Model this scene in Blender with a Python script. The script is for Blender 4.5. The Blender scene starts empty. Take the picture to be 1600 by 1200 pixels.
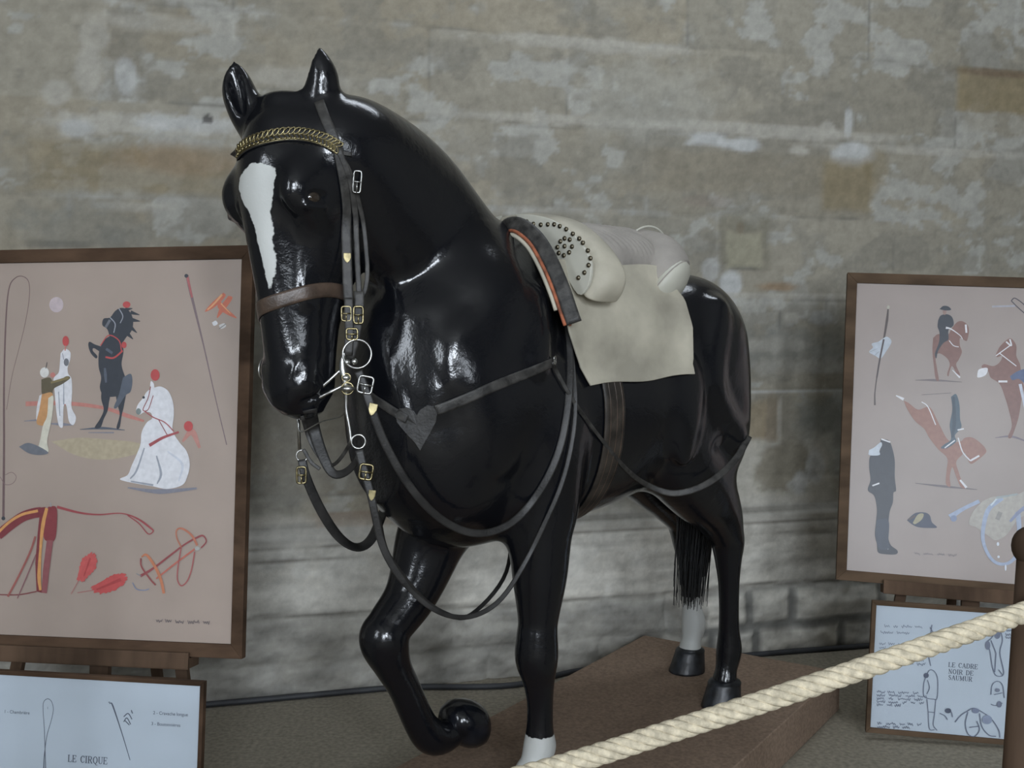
import bpy, bmesh, math, random
import numpy as np
from mathutils import Vector, Matrix
from mathutils.bvhtree import BVHTree
random.seed(7)
COL = bpy.context.scene.collection
PI = math.pi
# ------------------------------------------------------------------ camera and survey
FPX = 1600.0; TH = math.atan(79 / 1600)
CAM = np.array([0, 0, 1.45])
FW = np.array([0, math.cos(TH), -math.sin(TH)]); UPV = np.array([0, math.sin(TH), math.cos(TH)]); RT = np.array([1., 0, 0])
cam = bpy.data.cameras.new('camera'); co = bpy.data.objects.new('camera', cam); COL.objects.link(co)
cam.sensor_width = 36; cam.lens = 36; cam.clip_start = .05
co.location = CAM; co.rotation_euler = (PI / 2 - TH, 0, 0)
bpy.context.scene.camera = co
# horse frame: t forward, s to its left, z above the platform
PLZ = .15
A = math.radians(46)
HO = np.array([-.046, 2.945, PLZ]); HU = np.array([-math.sin(A), -math.cos(A), 0]); HV = np.array([math.cos(A), -math.sin(A), 0])
def ray(px, py): return RT * (px - 800) / FPX - UPV * (py - 600) / FPX + FW
def l2w(l): return HO + l[0] * HU + l[1] * HV + np.array([0, 0, l[2]])
def w2l(w):
    d = np.asarray(w) - HO; return np.array([d @ HU, d @ HV, d[2]])
def S(px, py, s):
    r = ray(px, py); return w2l(CAM + r * ((s - (CAM - HO) @ HV) / (r @ HV)))
def T(px, py, t):
    r = ray(px, py); return w2l(CAM + r * ((t - (CAM - HO) @ HU) / (r @ HU)))
def WY(px, py, Y): r = ray(px, py); return CAM + r * Y / r[1]
# ------------------------------------------------------------------ generic helpers
def mesh_obj(name, verts, faces, mats, parent=None, smooth=True, fmat=None):
    me = bpy.data.meshes.new(name)
    me.from_pydata([tuple(map(float, v)) for v in verts], [], [tuple(int(i) for i in f) for f in faces])
    for m in (mats if isinstance(mats, (list, tuple)) else [mats]): me.materials.append(m)
    if fmat is not None: me.polygons.foreach_set('material_index', np.array(fmat, np.int32))
    me.polygons.foreach_set('use_smooth', [smooth] * len(me.polygons))
    me.update()
    o = bpy.data.objects.new(name, me); COL.objects.link(o)
    if parent is not None: o.parent = parent
    return o
def empty(name, loc=(0, 0, 0), rot=(0, 0, 0)):
    o = bpy.data.objects.new(name, None); COL.objects.link(o); o.location = loc; o.rotation_euler = rot
    o.empty_display_size = .1
    return o
def tag(o, label=None, cat=None, group=None, kind=None):
    if label: o['label'] = label
    if cat: o['category'] = cat
    if group: o['group'] = group
    if kind: o['kind'] = kind
    return o
class MB:
    """collects shapes into one mesh"""
    def __init__(s): s.v = []; s.f = []; s.m = []
    def add(s, vs, fs, mi=0):
        n = len(s.v); s.v += [tuple(map(float, v)) for v in vs]; s.f += [tuple(i + n for i in f) for f in fs]; s.m += [mi] * len(fs)
    def box(s, c, x, y, z, mi=0):
        c = np.asarray(c, float); x, y, z = (np.asarray(q, float) for q in (x, y, z))
        vs = [c + a * x + b * y + d * z for a in (-.5, .5) for b in (-.5, .5) for d in (-.5, .5)]
        fs = [(0, 1, 3, 2), (4, 6, 7, 5), (0, 4, 5, 1), (2, 3, 7, 6), (0, 2, 6, 4), (1, 5, 7, 3)]
        s.add(vs, fs, mi)
    def tube(s, pts, rad, n=10, closed=False, mi=0, cap=True):
        pts = np.array(pts, float); N = len(pts)
        rad = np.full(N, rad, float) if np.isscalar(rad) else np.array(rad, float)
        if closed: tan = np.roll(pts, -1, 0) - np.roll(pts, 1, 0)
        else: tan = np.gradient(pts, axis=0)
        tan /= np.linalg.norm(tan, axis=1)[:, None] + 1e-12
        a = np.array([0, 0, 1.]) if abs(tan[0][2]) < .9 else np.array([1., 0, 0])
        nn = np.cross(tan[0], a); nn /= np.linalg.norm(nn)
        vs = []
        for i in range(N):
            nn = nn - tan[i] * (nn @ tan[i]); nn /= np.linalg.norm(nn) + 1e-12
            b = np.cross(tan[i], nn)
            for k in range(n):
                t = 2 * PI * k / n; vs.append(pts[i] + rad[i] * (math.cos(t) * nn + math.sin(t) * b))
        fs = []
        for i in range(N if closed else N - 1):
            j = (i + 1) % N
            for k in range(n):
                l = (k + 1) % n; fs.append((i * n + k, i * n + l, j * n + l, j * n + k))
        if not closed and cap:
            fs.append(tuple(range(n))[::-1]); fs.append(tuple((N - 1) * n + k for k in range(n)))
        s.add(vs, fs, mi)
    def ribbon(s, pts, nor, w, th, mi=0, closed=False):
        pts = np.array(pts, float); nor = np.array(nor, float); N = len(pts)
        w = np.full(N, w, float) if np.isscalar(w) else np.array(w, float)
        tan = (np.roll(pts, -1, 0) - np.roll(pts, 1, 0)) if closed else np.gradient(pts, axis=0)
        tan /= np.linalg.norm(tan, axis=1)[:, None] + 1e-12
        sd = np.cross(tan, nor); sd /= np.linalg.norm(sd, axis=1)[:, None] + 1e-12
        nn = np.cross(sd, tan)
        vs = []; prof = [(-.5, 0), (-.47, .8), (-.3, 1), (.3, 1), (.47, .8), (.5, 0), (.47, -.15), (-.47, -.15)]
        for i in range(N):
            for a, b in prof: vs.append(pts[i] + sd[i] * a * w[i] + nn[i] * b * th)
        n = len(prof); fs = []
        for i in range(N if closed else N - 1):
            j = (i + 1) % N
            for k in range(n):
                l = (k + 1) % n; fs.append((i * n + k, j * n + k, j * n + l, i * n + l))
        if not closed: fs.append(tuple(range(n))); fs.append(tuple((N - 1) * n + k for k in range(n))[::-1])
        s.add(vs, fs, mi)
    def sphere(s, c, r, nu=12, nv=8, mi=0, ax=None):
        c = np.asarray(c, float); r = (r, r, r) if np.isscalar(r) else r
        ax = np.eye(3) if ax is None else ax
        vs = [c + ax[2] * r[2]]; fs = []
        for i in range(1, nv):
            p = PI * i / nv
            for k in range(nu):
                q = 2 * PI * k / nu
                vs.append(c + ax[0] * r[0] * math.sin(p) * math.cos(q) + ax[1] * r[1] * math.sin(p) * math.sin(q) + ax[2] * r[2] * math.cos(p))
        vs.append(c - ax[2] * r[2]); e = len(vs) - 1
        for k in range(nu):
            l = (k + 1) % nu; fs.append((0, 1 + k, 1 + l)); fs.append((e, 1 + (nv - 2) * nu + l, 1 + (nv - 2) * nu + k))
            for i in range(nv - 2):
                fs.append((1 + i * nu + k, 1 + (i + 1) * nu + k, 1 + (i + 1) * nu + l, 1 + i * nu + l))
        s.add(vs, fs, mi)
    def prism(s, poly, o, x, y, d, mi=0):
        """polygon (2D list) in plane o,x,y extruded by vector d (both caps)"""
        o, x, y, d = (np.asarray(q, float) for q in (o, x, y, d)); n = len(poly)
        vs = [o + a * x + b * y for a, b in poly] + [o + a * x + b * y + d for a, b in poly]
        fs = [tuple(range(n))[::-1], tuple(range(n, 2 * n))] + [(i, (i + 1) % n, n + (i + 1) % n, n + i) for i in range(n)]
        s.add(vs, fs, mi)
    def build(s, name, mats, parent=None, smooth=False, bevel=0, tri=False):
        o = mesh_obj(name, s.v, s.f, mats, parent, smooth, s.m)
        bm = bmesh.new(); bm.from_mesh(o.data); bmesh.ops.recalc_face_normals(bm, faces=bm.faces); bm.to_mesh(o.data); bm.free()
        if bevel:
            b = o.modifiers.new('bevel', 'BEVEL'); b.width = bevel; b.segments = 2; b.limit_method = 'ANGLE'
        return o
def catmull(P, n):
    P = np.array(P, float); P = np.vstack([2 * P[0] - P[1], P, 2 * P[-1] - P[-2]]); out = []
    m = len(P) - 3
    for i in range(n):
        x = i / (n - 1) * m; k = min(int(x), m - 1); t = x - k
        a, b, c, d = P[k:k + 4]
        out.append(.5 * ((2 * b) + (c - a) * t + (2 * a - 5 * b + 4 * c - d) * t * t + (3 * b - a - 3 * c + d) * t ** 3))
    return np.array(out)
def fsmooth(o): o.data.polygons.foreach_set('use_smooth', [True] * len(o.data.polygons)); return o
# ------------------------------------------------------------------ materials
def nt(m): m.use_nodes = True; return m.node_tree
def mat(name, col, rough=.6, metal=0, var=.12, vscale=18, bump=.15, bscale=60, coat=0, spec=.5, col2=None, stretch=None):
    m = bpy.data.materials.new(name); t = nt(m); b = t.nodes['Principled BSDF']
    b.inputs['Roughness'].default_value = rough; b.inputs['Metallic'].default_value = metal
    b.inputs['Coat Weight'].default_value = coat; b.inputs['Coat Roughness'].default_value = .08
    b.inputs['Specular IOR Level'].default_value = spec
    tc = t.nodes.new('ShaderNodeTexCoord'); mp = t.nodes.new('ShaderNodeMapping'); t.links.new(tc.outputs['Object'], mp.inputs[0])
    if stretch: mp.inputs['Scale'].default_value = stretch
    n = t.nodes.new('ShaderNodeTexNoise'); n.inputs['Scale'].default_value = vscale; n.inputs['Detail'].default_value = 6
    t.links.new(mp.outputs[0], n.inputs['Vector'])
    r = t.nodes.new('ShaderNodeValToRGB'); c2 = col2 or tuple(c * (1 - var * 2.2) for c in col)
    r.color_ramp.elements[0].position = .32; r.color_ramp.elements[1].position = .68
    r.color_ramp.elements[0].color = (*c2, 1); r.color_ramp.elements[1].color = (*(tuple(min(1, c * (1 + var)) for c in col)), 1)
    t.links.new(n.outputs['Fac'], r.inputs[0]); t.links.new(r.outputs[0], b.inputs['Base Color'])
    if bump:
        n2 = t.nodes.new('ShaderNodeTexNoise'); n2.inputs['Scale'].default_value = bscale; n2.inputs['Detail'].default_value = 4
        t.links.new(mp.outputs[0], n2.inputs['Vector'])
        bp = t.nodes.new('ShaderNodeBump'); bp.inputs['Strength'].default_value = bump; bp.inputs['Distance'].default_value = .003
        t.links.new(n2.outputs['Fac'], bp.inputs['Height']); t.links.new(bp.outputs[0], b.inputs['Normal'])
    return m
M = {}
M['wood'] = mat('easel_wood', (.10, .064, .042), .8, spec=.12, var=.25, vscale=9, stretch=(1, 1, .15), bump=.2)
M['frame'] = mat('frame_wood', (.085, .052, .033), .8, spec=.12, var=.25, vscale=12, stretch=(.3, 1, 1), bump=.15)
M['framelight'] = mat('pale_frame_wood', (.10, .066, .042), .8, spec=.12, var=.2, vscale=12, stretch=(.3, 1, 1), bump=.15)
M['leather'] = mat('black_leather', (.022, .021, .020), .5, var=.3, bump=.3, bscale=160)
M['greyleather'] = mat('worn_grey_leather', (.040, .038, .035), .55, var=.35, vscale=40, bump=.3, bscale=160)
M['brownleather'] = mat('brown_leather', (.075, .05, .036), .38, var=.25, bump=.25, bscale=160)
M['brass'] = mat('brass', (.34, .29, .16), .32, metal=1, var=.2, vscale=60, bump=.1)
M['steel'] = mat('steel', (.50, .50, .48), .32, metal=1, var=.15, vscale=60, bump=.05)
M['cream'] = mat('cream_leather', (.43, .40, .32), .65, var=.16, vscale=6, bump=.35, bscale=25)
M['girth'] = mat('dark_brown_leather', (.035, .028, .022), .5, var=.3, bump=.3, bscale=160)
M['greypad'] = mat('grey_suede', (.32, .295, .265), .8, var=.1, vscale=9, bump=.4, bscale=90)
M['whiteleather'] = mat('white_leather', (.50, .49, .42), .5, var=.06, vscale=7, bump=.2, bscale=25)
M['orange'] = mat('orange_piping', (.33, .10, .045), .7, var=.3, vscale=30)
M['hair'] = mat('black_hair', (.014, .015, .016), .5, var=.3, vscale=50, bump=0)
M['hoof'] = mat('dark_hoof', (.016, .018, .022), .38, var=.4, vscale=30, bump=.4)
M['carpet'] = mat('brown_carpet', (.235, .170, .125), .95, var=.12, vscale=90, bump=.5, bscale=400, spec=.1)
M['floor'] = mat('floor_carpet', (.26, .235, .185), .95, var=.12, vscale=60, bump=.5, bscale=400, spec=.1)
M['dark'] = mat('dark_rubber', (.03, .032, .036), .6)
M['rope'] = mat('natural_rope', (.62, .545, .40), .85, var=.15, vscale=70, bump=.6, bscale=300, stretch=(1, 1, 1))
M['plaster'] = mat('pale_plaster', (.34, .33, .30), .9, var=.1, vscale=3)
# ------------------------------------------------------------------ implicit modelling
class Field:
    def __init__(s, lo, hi, h):
        s.lo = np.array(lo, float); s.h = h; s.n = np.ceil((np.array(hi) - s.lo) / h).astype(int) + 1
        s.D = np.full(tuple(s.n), .25, np.float32)
    def _reg(s, lo, hi):
        a = np.clip(np.floor((np.array(lo) - s.lo) / s.h).astype(int), 0, s.n); b = np.clip(np.ceil((np.array(hi) - s.lo) / s.h).astype(int) + 1, 0, s.n)
        if (b - a).min() <= 0: return None, None
        ax = [(s.lo[i] + s.h * np.arange(a[i], b[i])).astype(np.float32) for i in range(3)]
        return (slice(a[0], b[0]), slice(a[1], b[1]), slice(a[2], b[2])), np.meshgrid(*ax, indexing='ij', sparse=True)
    def comb(s, lo, hi, fn, k, sub=False):
        m = k + 3 * s.h; sl, P = s._reg(np.array(lo) - m, np.array(hi) + m)
        if sl is None: return
        d = fn(*P).astype(np.float32); D = s.D[sl]
        if sub: e = np.maximum(k - np.abs(D + d), 0) / k; s.D[sl] = np.maximum(D, -d) + e * e * k * .25
        else: e = np.maximum(k - np.abs(D - d), 0) / k; s.D[sl] = np.minimum(D, d) - e * e * k * .25
    def cone(s, a, b, ra, rb, k=.03, lat=1., sub=False):
        """tapered capsule; lat scales thickness along axis 1"""
        a = np.array(a, float); b = np.array(b, float); R = max(ra, rb)
        a2 = a.copy(); b2 = b.copy(); a2[1] /= lat; b2[1] /= lat; d = b2 - a2; L = d @ d + 1e-9
        def fn(x, y, z):
            y = y / lat; X = x - a2[0]; Y = y - a2[1]; Z = z - a2[2]
            t = np.clip((X * d[0] + Y * d[1] + Z * d[2]) / L, 0, 1)
            q = np.sqrt((X - t * d[0]) ** 2 + (Y - t * d[1]) ** 2 + (Z - t * d[2]) ** 2) - (ra + (rb - ra) * t)
            return q * min(1, lat)
        m = R * max(1, lat); s.comb(np.minimum(a, b) - m, np.maximum(a, b) + m, fn, k, sub)
    def sub(s, lo, hi):
        a = np.clip(np.floor((np.array(lo) - s.lo) / s.h).astype(int), 0, s.n); b = np.clip(np.ceil((np.array(hi) - s.lo) / s.h).astype(int), 0, s.n)
        f = Field.__new__(Field); f.h = s.h; f.lo = s.lo + a * s.h; f.n = b - a; f.D = np.full(tuple(f.n), .25, np.float32); f.off = a; return f
    def merge(s, f, k):
        sl = tuple(slice(f.off[i], f.off[i] + f.n[i]) for i in range(3)); D = s.D[sl]
        e = np.maximum(k - np.abs(D - f.D), 0) / k; s.D[sl] = np.minimum(D, f.D) - e * e * k * .25
    def chain(s, pts, k=.05, lat=1., n=None):
        pts = catmull(pts, n or len(pts) * 7); R = pts[:, 3].max() + .08
        f = s.sub(pts[:, :3].min(0) - R, pts[:, :3].max(0) + R)
        for p, q in zip(pts[:-1], pts[1:]): f.cone(p[:3], q[:3], p[3], q[3], .002, lat)
        s.merge(f, k)
    def ell(s, c, r, k=.03, ax=None, sub=False):
        c = np.array(c, float); r = np.array(r, float); ax = np.eye(3) if ax is None else np.array(ax)
        def fn(x, y, z):
            X, Y, Z = x - c[0], y - c[1], z - c[2]
            q = [(X * ax[i][0] + Y * ax[i][1] + Z * ax[i][2]) for i in range(3)]
            k0 = np.sqrt(sum((q[i] / r[i]) ** 2 for i in range(3))); k1 = np.sqrt(sum((q[i] / r[i] ** 2) ** 2 for i in range(3)))
            return k0 * (k0 - 1) / (k1 + 1e-6)
        m = r.max(); s.comb(c - m, c + m, fn, k, sub)
    def mesh(s, smooth=2):
        D = s.D; h = s.h; I = D < 0; n = D.shape
        c = np.zeros((n[0] - 1, n[1] - 1, n[2] - 1), np.uint8)
        for i in (0, 1):
            for j in (0, 1):
                for k in (0, 1): c += I[i:n[0] - 1 + i, j:n[1] - 1 + j, k:n[2] - 1 + k]
        act = np.argwhere((c > 0) & (c < 8)); idx = -np.ones(c.shape, np.int32); idx[tuple(act.T)] = np.arange(len(act))
        acc = np.zeros((len(act), 3)); cnt = np.zeros(len(act))
        corners = [(i, j, k) for i in (0, 1) for j in (0, 1) for k in (0, 1)]
        for p in corners:
            for a in range(3):
                if p[a] == 0:
                    q = list(p); q[a] = 1
                    dp = D[tuple((act + p).T)].astype(float); dq = D[tuple((act + q).T)].astype(float)
                    m = (dp < 0) != (dq < 0); t = dp[m] / (dp[m] - dq[m])
                    pos = np.tile(np.array(p, float), (m.sum(), 1)); pos[:, a] += t; acc[m] += pos; cnt[m] += 1
        V = s.lo + h * (act + acc / cnt[:, None])
        F = []
        for a in range(3):
            b, c2 = (a + 1) % 3, (a + 2) % 3
            sl0 = [slice(None)] * 3; sl1 = [slice(None)] * 3; sl0[a] = slice(0, -1); sl1[a] = slice(1, None)
            e = np.argwhere(I[tuple(sl0)] != I[tuple(sl1)])
            e = e[(e[:, b] > 0) & (e[:, c2] > 0) & (e[:, b] < n[b] - 1) & (e[:, c2] < n[c2] - 1)]
            inside = I[tuple(e.T)]
            ob = np.zeros(3, int); ob[b] = 1; oc = np.zeros(3, int); oc[c2] = 1
            q = np.stack([idx[tuple((e - ob - oc).T)], idx[tuple((e - oc).T)], idx[tuple(e.T)], idx[tuple((e - ob).T)]], 1)
            q[~inside] = q[~inside][:, ::-1]; F.append(q)
        F = np.vstack(F); E = np.vstack([F[:, [0, 1]], F[:, [1, 2]], F[:, [2, 3]], F[:, [3, 0]]])
        for it in range(smooth):
            A2 = np.zeros_like(V); C2 = np.zeros(len(V))
            for k in range(3):
                A2[:, k] = np.bincount(E[:, 0], V[E[:, 1], k], len(V)) + np.bincount(E[:, 1], V[E[:, 0], k], len(V))
            C2 = np.bincount(E[:, 0], minlength=len(V)) + np.bincount(E[:, 1], minlength=len(V))
            V = V * .5 + .5 * A2 / C2[:, None]
        return V, F
def fast_mesh(name, V, F, mats, parent=None):
    me = bpy.data.meshes.new(name); me.vertices.add(len(V)); me.vertices.foreach_set('co', V.astype(np.float32).ravel())
    me.loops.add(F.size); me.polygons.add(len(F)); me.loops.foreach_set('vertex_index', F.astype(np.int32).ravel())
    me.polygons.foreach_set('loop_start', np.arange(0, F.size, 4, dtype=np.int32)); me.polygons.foreach_set('loop_total', np.full(len(F), 4, np.int32))
    me.polygons.foreach_set('use_smooth', np.ones(len(F), bool))
    for m in (mats if isinstance(mats, (list, tuple)) else [mats]): me.materials.append(m)
    me.update(calc_edges=True); me.validate()
    o = bpy.data.objects.new(name, me); COL.objects.link(o)
    if parent is not None: o.parent = parent
    return o
# ------------------------------------------------------------------ horse
HS = .006
fd = Field((-1.36, -.46, -.02), (.92, .46, 2.08), HS)
# trunk
TT = np.array([-1.02, -.9, -.75, -.6, -.35, -.15, 0., .15, .30, .42])
ZT = np.array([1.30, 1.44, 1.485, 1.49, 1.50, 1.54, 1.575, 1.54, 1.44, 1.28])
ZB = np.array([1.02, .92, .84, .79, .745, .72, .705, .70, .745, .86])
HW = np.array([.10, .20, .265, .30, .305, .28, .255, .235, .20, .12])
def trunk(x, y, z):
    xx = np.clip(x, TT[0], TT[-1]); zt = np.interp(xx, TT, ZT); zb = np.interp(xx, TT, ZB); hw = np.interp(xx, TT, HW)
    zc = (zt + zb) / 2; hz = (zt - zb) / 2
    v = (z - zc) / hz; u = y / (hw * (1 - .22 * np.clip(v, 0, 1)))
    q = (np.sqrt(u * u + v * v) - 1) * np.minimum(hw, hz)
    ex = np.maximum(x - TT[-1], TT[0] - x); return np.maximum(q, -.0) * (ex <= 0) * 1. + np.where(ex > 0, np.sqrt(np.maximum(q, 0) ** 2 + ex ** 2), np.minimum(q, 0))
xs = np.linspace(TT[0], TT[-1], 60)
from numpy import interp
def pch(x, X, Y):     # smoothed interpolation of the section tables
    k = np.exp(-np.linspace(-2, 2, 9) ** 2); k /= k.sum(); g = np.linspace(X[0], X[-1], 120); y = np.interp(g, X, Y)
    y = np.convolve(np.pad(y, 8, mode='reflect', reflect_type='odd'), np.convolve(k, k, 'full'), 'same')[8:-8]; return g, y
_g0, _z0 = pch(0, TT, ZT); TT, ZT_ = _g0, _z0
_T0 = np.array([-1.02, -.9, -.75, -.6, -.35, -.15, 0., .15, .30, .42])
ZB = pch(0, _T0, ZB)[1]; HW = pch(0, _T0, HW)[1]; ZT = ZT_
fd.comb((-1.1, -.36, .6), (.5, .36, 1.65), trunk, .05)
for s in (-1, 1):
    # rump, thigh, shoulder and breast masses
    fd.ell((-.74, s * .12, 1.24), (.235, .19, .25), .08)
    fd.ell((-.84, s * .13, 1.02), (.15, .15, .25), .08)
    fd.ell((.10, s * .135, 1.20), (.15, .13, .30), .08, ax=[(.94, 0, -.34), (0, 1, 0), (.34, 0, .94)])
    fd.ell((.235, s * .09, .99), (.165, .13, .19), .06)
    fd.ell((-.02, s * .20, 1.02), (.10, .085, .18), .05)
# neck: crest and throat lines
neck = [(S(785, 368, 0), S(655, 780, 0), .215), (S(756, 352, 0), S(612, 700, 0), .205), (S(733, 326, 0), S(628, 640, 0), .17), (S(708, 281, 0), S(650, 560, 0), .145),
        (S(673, 232, .01), S(640, 490, 0), .125), (S(635, 196, .02), S(598, 440, .02), .125), (S(596, 170, .04), S(560, 380, .04), .118),
        (S(560, 153, .06), S(530, 330, .05), .11), (S(520, 152, .05), S(500, 300, .04), .10)]
P = []
NN = 24
cr = catmull([n[0] for n in neck], NN); un = catmull([n[1] for n in neck], NN); lr = np.interp(np.linspace(0, 8, NN), range(9), [n[2] for n in neck])
for i in range(NN):
    c = (cr[i] + un[i]) / 2; R = np.linalg.norm(cr[i] - un[i]) / 2; P.append((c, R, lr[i] / R, un[i] - cr[i]))
nf = fd.sub((-.45, -.4, .6), (.9, .4, 2.08))
for (c, R, l, d), (c2, R2, l2, d2) in zip(P[:-1], P[1:]):
    # elliptical ring section between two centres, crest kept narrow
    dd = (d + d2) / 2; dd = dd / np.linalg.norm(dd); cc = (c + c2) / 2; R = (R + R2) / 2; l = (l + l2) / 2
    tg = c2 - c; tg = tg - dd * (tg @ dd); tg /= np.linalg.norm(tg); yv = np.cross(dd, tg)
    nf.ell(cc, (R, R * l, max(.10, R * .62)), .012, ax=[dd, yv, tg])
fd.merge(nf, .11)
for s in (-1, 1):
    fd.chain([(.385, s * .040, 1.440, .024), (.385, s * .075, 1.334, .030), (.378, s * .118, 1.205, .032), (.360, s * .146, 1.109, .030)], .04)
    fd.cone((.335, s * .115, 1.33), (.305, s * .165, 1.18), .030, .046, .09)
    fd.ell((.205, s * .217, 1.105), (.09, .042, .15), .06); fd.ell((.262, s * .190, 1.245), (.085, .036, .085), .06)
    fd.cone((.047, s * .205, 1.387), (.102, s * .250, 1.235), .030, .034, .05)
    fd.chain([(-.71, s * .265, 1.380, .026), (-.654, s * .288, 1.143, .028), (-.825, s * .262, .969, .026)], .05, n=24)
    fd.ell((-.518, s * .283, 1.07), (.06, .034, .17), .05)
# head frame
H0 = w2l(WY(444, 150, 2.5)); HD = w2l(WY(470, 645, 2.5)) - H0; HD /= np.linalg.norm(HD)
HF = np.array([.982, .19, 0]); HF -= HD * (HF @ HD); HF /= np.linalg.norm(HF); HL = np.cross(HF, HD) * -1
if HL[1] < 0: HL = -HL
def hd(L, F, l): return H0 + HD * L + HF * F + HL * l
HX = [HD, HF, HL]
hL = np.array([.015, .06, .15, .25, .36, .46, .56, .64, .72, .765])
hF = np.array([.045, .090, .122, .128, .118, .104, .092, .084, .074, .045])
hB = np.array([-.10, -.17, -.20, -.215, -.20, -.16, -.115, -.095, -.085, -.05])
hW = np.array([.07, .112, .132, .134, .114, .094, .080, .080, .078, .050])
g, hF_ = pch(0, hL, hF); hB_ = pch(0, hL, hB)[1]; hW_ = pch(0, hL, hW)[1]
def head(x, y, z):
    X, Y, Z = x - H0[0], y - H0[1], z - H0[2]
    L = X * HD[0] + Y * HD[1] + Z * HD[2]; F = X * HF[0] + Y * HF[1] + Z * HF[2]; l = X * HL[0] + Y * HL[1] + Z * HL[2]
    Lc = np.clip(L, g[0], g[-1]); f = np.interp(Lc, g, hF_); b = np.interp(Lc, g, hB_); w = np.interp(Lc, g, hW_)
    c = (f + b) / 2; r = (f - b) / 2; v = (F - c) / r
    wf = w * (1 - .30 * np.clip(v, 0, 1) ** 1.5 - .15 * np.clip(-v, 0, 1) ** 2)
    q = (((np.abs(l / wf)) ** 2.5 + np.abs(v) ** 2.5) ** (1 / 2.5) - 1) * np.minimum(w, r)
    ex = np.maximum(L - g[-1], g[0] - L)
    return np.where(ex > 0, np.sqrt(np.maximum(q, 0) ** 2 + ex ** 2), q)
fd.comb(H0 + (-.26, -.2, -.8), H0 + (.2, .2, .06), head, .035)
for s in (-1, 1):
    fd.ell(hd(.31, -.085, s * .055), (.15, .125, .062), .03, ax=HX)            # jowl
    fd.ell(hd(.245, .045, s * .108), (.075, .066, .036), .06, ax=HX)           # orbit
    fd.cone(hd(.240, .085, s * .122), hd(.246, .015, s * .133), .007, .006, .014)            # brow
    fd.cone(hd(.30, .06, s * .092), hd(.50, .04, s * .076), .014, .008, .03)   # facial crest
    fd.ell(hd(.42, .085, s * .098), (.10, .030, .020), .06, ax=HX, sub=True)   # hollow beside the nose
    fd.ell(hd(.675, .038, s * .054), (.045, .032, .022), .03, ax=HX)            # nostril rim
    fd.cone(hd(.650, .052, s * .082), hd(.690, .078, s * .062), .006, .009, .016, sub=True)
    fd.cone(hd(.735, .04, s * .05), hd(.715, -.03, s * .085), .006, .005, .012, sub=True)
    fd.ell(hd(.262, .052, s * .150), (.015, .030, .014), .010, ax=HX, sub=True)
    fd.cone(hd(.283, .075, s * .133), hd(.283, .03, s * .140), .006, .006, .012) # eye socket
fd.cone(hd(.735, .075, -.05), hd(.735, .075, .05), .006, .006, .012, sub=True)  # mouth line
fd.ell(hd(.71, .055, 0), (.045, .022, .045), .03, ax=HX)
fd.ell(hd(.755, -.01, 0), (.030, .045, .042), .02, ax=HX)                      # chin
fd.ell(hd(.02, .0, .0), (.030, .06, .06), .03, ax=HX)                       # poll tuft
# ears
def ear(base, mid, tip, out):
    b, m, t = base, mid, tip
    up = (t - b) / np.linalg.norm(t - b); o = np.asarray(out, float); o = o - up * (o @ up); o /= np.linalg.norm(o); w = np.cross(up, o)
    fd.chain([(*b, .036), (*(b * .5 + m * .5), .042), (*m, .040), (*(m * .5 + t * .5), .027), (*t, .003)], .03)
    c = m * .62 + t * .38 + o * .034
    fd.ell(c, (.085, .019, .030), .012, ax=[up, w, o], sub=True)
ear(w2l(WY(493, 182, 2.49)), w2l(WY(503, 126, 2.47)), w2l(WY(496, 72, 2.45)), HF * .55 - HL * .85)
ear(w2l(WY(393, 198, 2.52)), w2l(WY(374, 145, 2.51)), w2l(WY(365, 97, 2.50)), HF * .8 + HL * .5)
# legs
def leg(pts, k=.05): fd.chain(pts, k)
fl = .167
leg([(.02, .14, 1.0, .12), (-.015, .165, .85, .108), (-.010, fl, .74, .090), (-.010, fl, .62, .076), (-.004, fl, .50, .056), (0, fl, .455, .057), (.002, fl, .395, .060), (-.006, fl, .335, .046), (-.012, fl, .27, .037), (-.012, fl, .20, .037), (-.008, fl, .135, .044), (.012, fl, .095, .038), (.03, fl, .075, .042)])
fd.ell((-.045, fl, .425), (.022, .026, .035), .02); fd.ell((-.035, fl, .135), (.022, .028, .03), .02)
r = -.15
leg([(.16, -.13, 1.0, .13), (.085, r, .80, .12), (.135, r, .67, .098), (.195, r, .55, .076), (.275, r, .470, .066), (.292, r, .435, .070), (.262, r, .355, .052), (.222, r, .282, .046), (.165, r, .165, .047), (.125, r, .115, .052), (.085, r, .098, .048), (.04, r, .105, .045)])
# hind legs
leg([(-.68, .12, 1.05, .16), (-.63, .155, .92, .13), (-.77, .15, .80, .12), (-.885, .145, .70, .088), (-.95, .142, .615, .062), (-.968, .14, .575, .056), (-.975, .138, .51, .045), (-.985, .135, .42, .036), (-.995, .13, .28, .035), (-1.0, .128, .190, .044), (-.985, .128, .125, .037), (-.975, .128, .085, .042)])
fd.ell((-1.01, .14, .60), (.025, .022, .045), .02)
leg([(-.76, -.13, 1.02, .16), (-.80, -.165, .88, .13), (-.92, -.17, .77, .10), (-1.03, -.175, .68, .075), (-1.12, -.18, .60, .056), (-1.145, -.18, .56, .054), (-1.155, -.18, .50, .045), (-1.18, -.18, .40, .036), (-1.20, -.18, .26, .036), (-1.215, -.18, .18, .046), (-1.205, -.18, .12, .038), (-1.195, -.18, .085, .042)])
fd.ell((-1.18, -.18, .59), (.025, .022, .045), .02)
V, F = fd.mesh(2)
HORSE_MW = Matrix.Translation(Vector(HO)) @ Matrix(((HU[0], HV[0], 0, 0), (HU[1], HV[1], 0, 0), (0, 0, 1, 0), (0, 0, 0, 1)))
HROT = math.atan2(HU[1], HU[0])
def hempty(name): return empty(name, tuple(HO), (0, 0, HROT))
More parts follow.
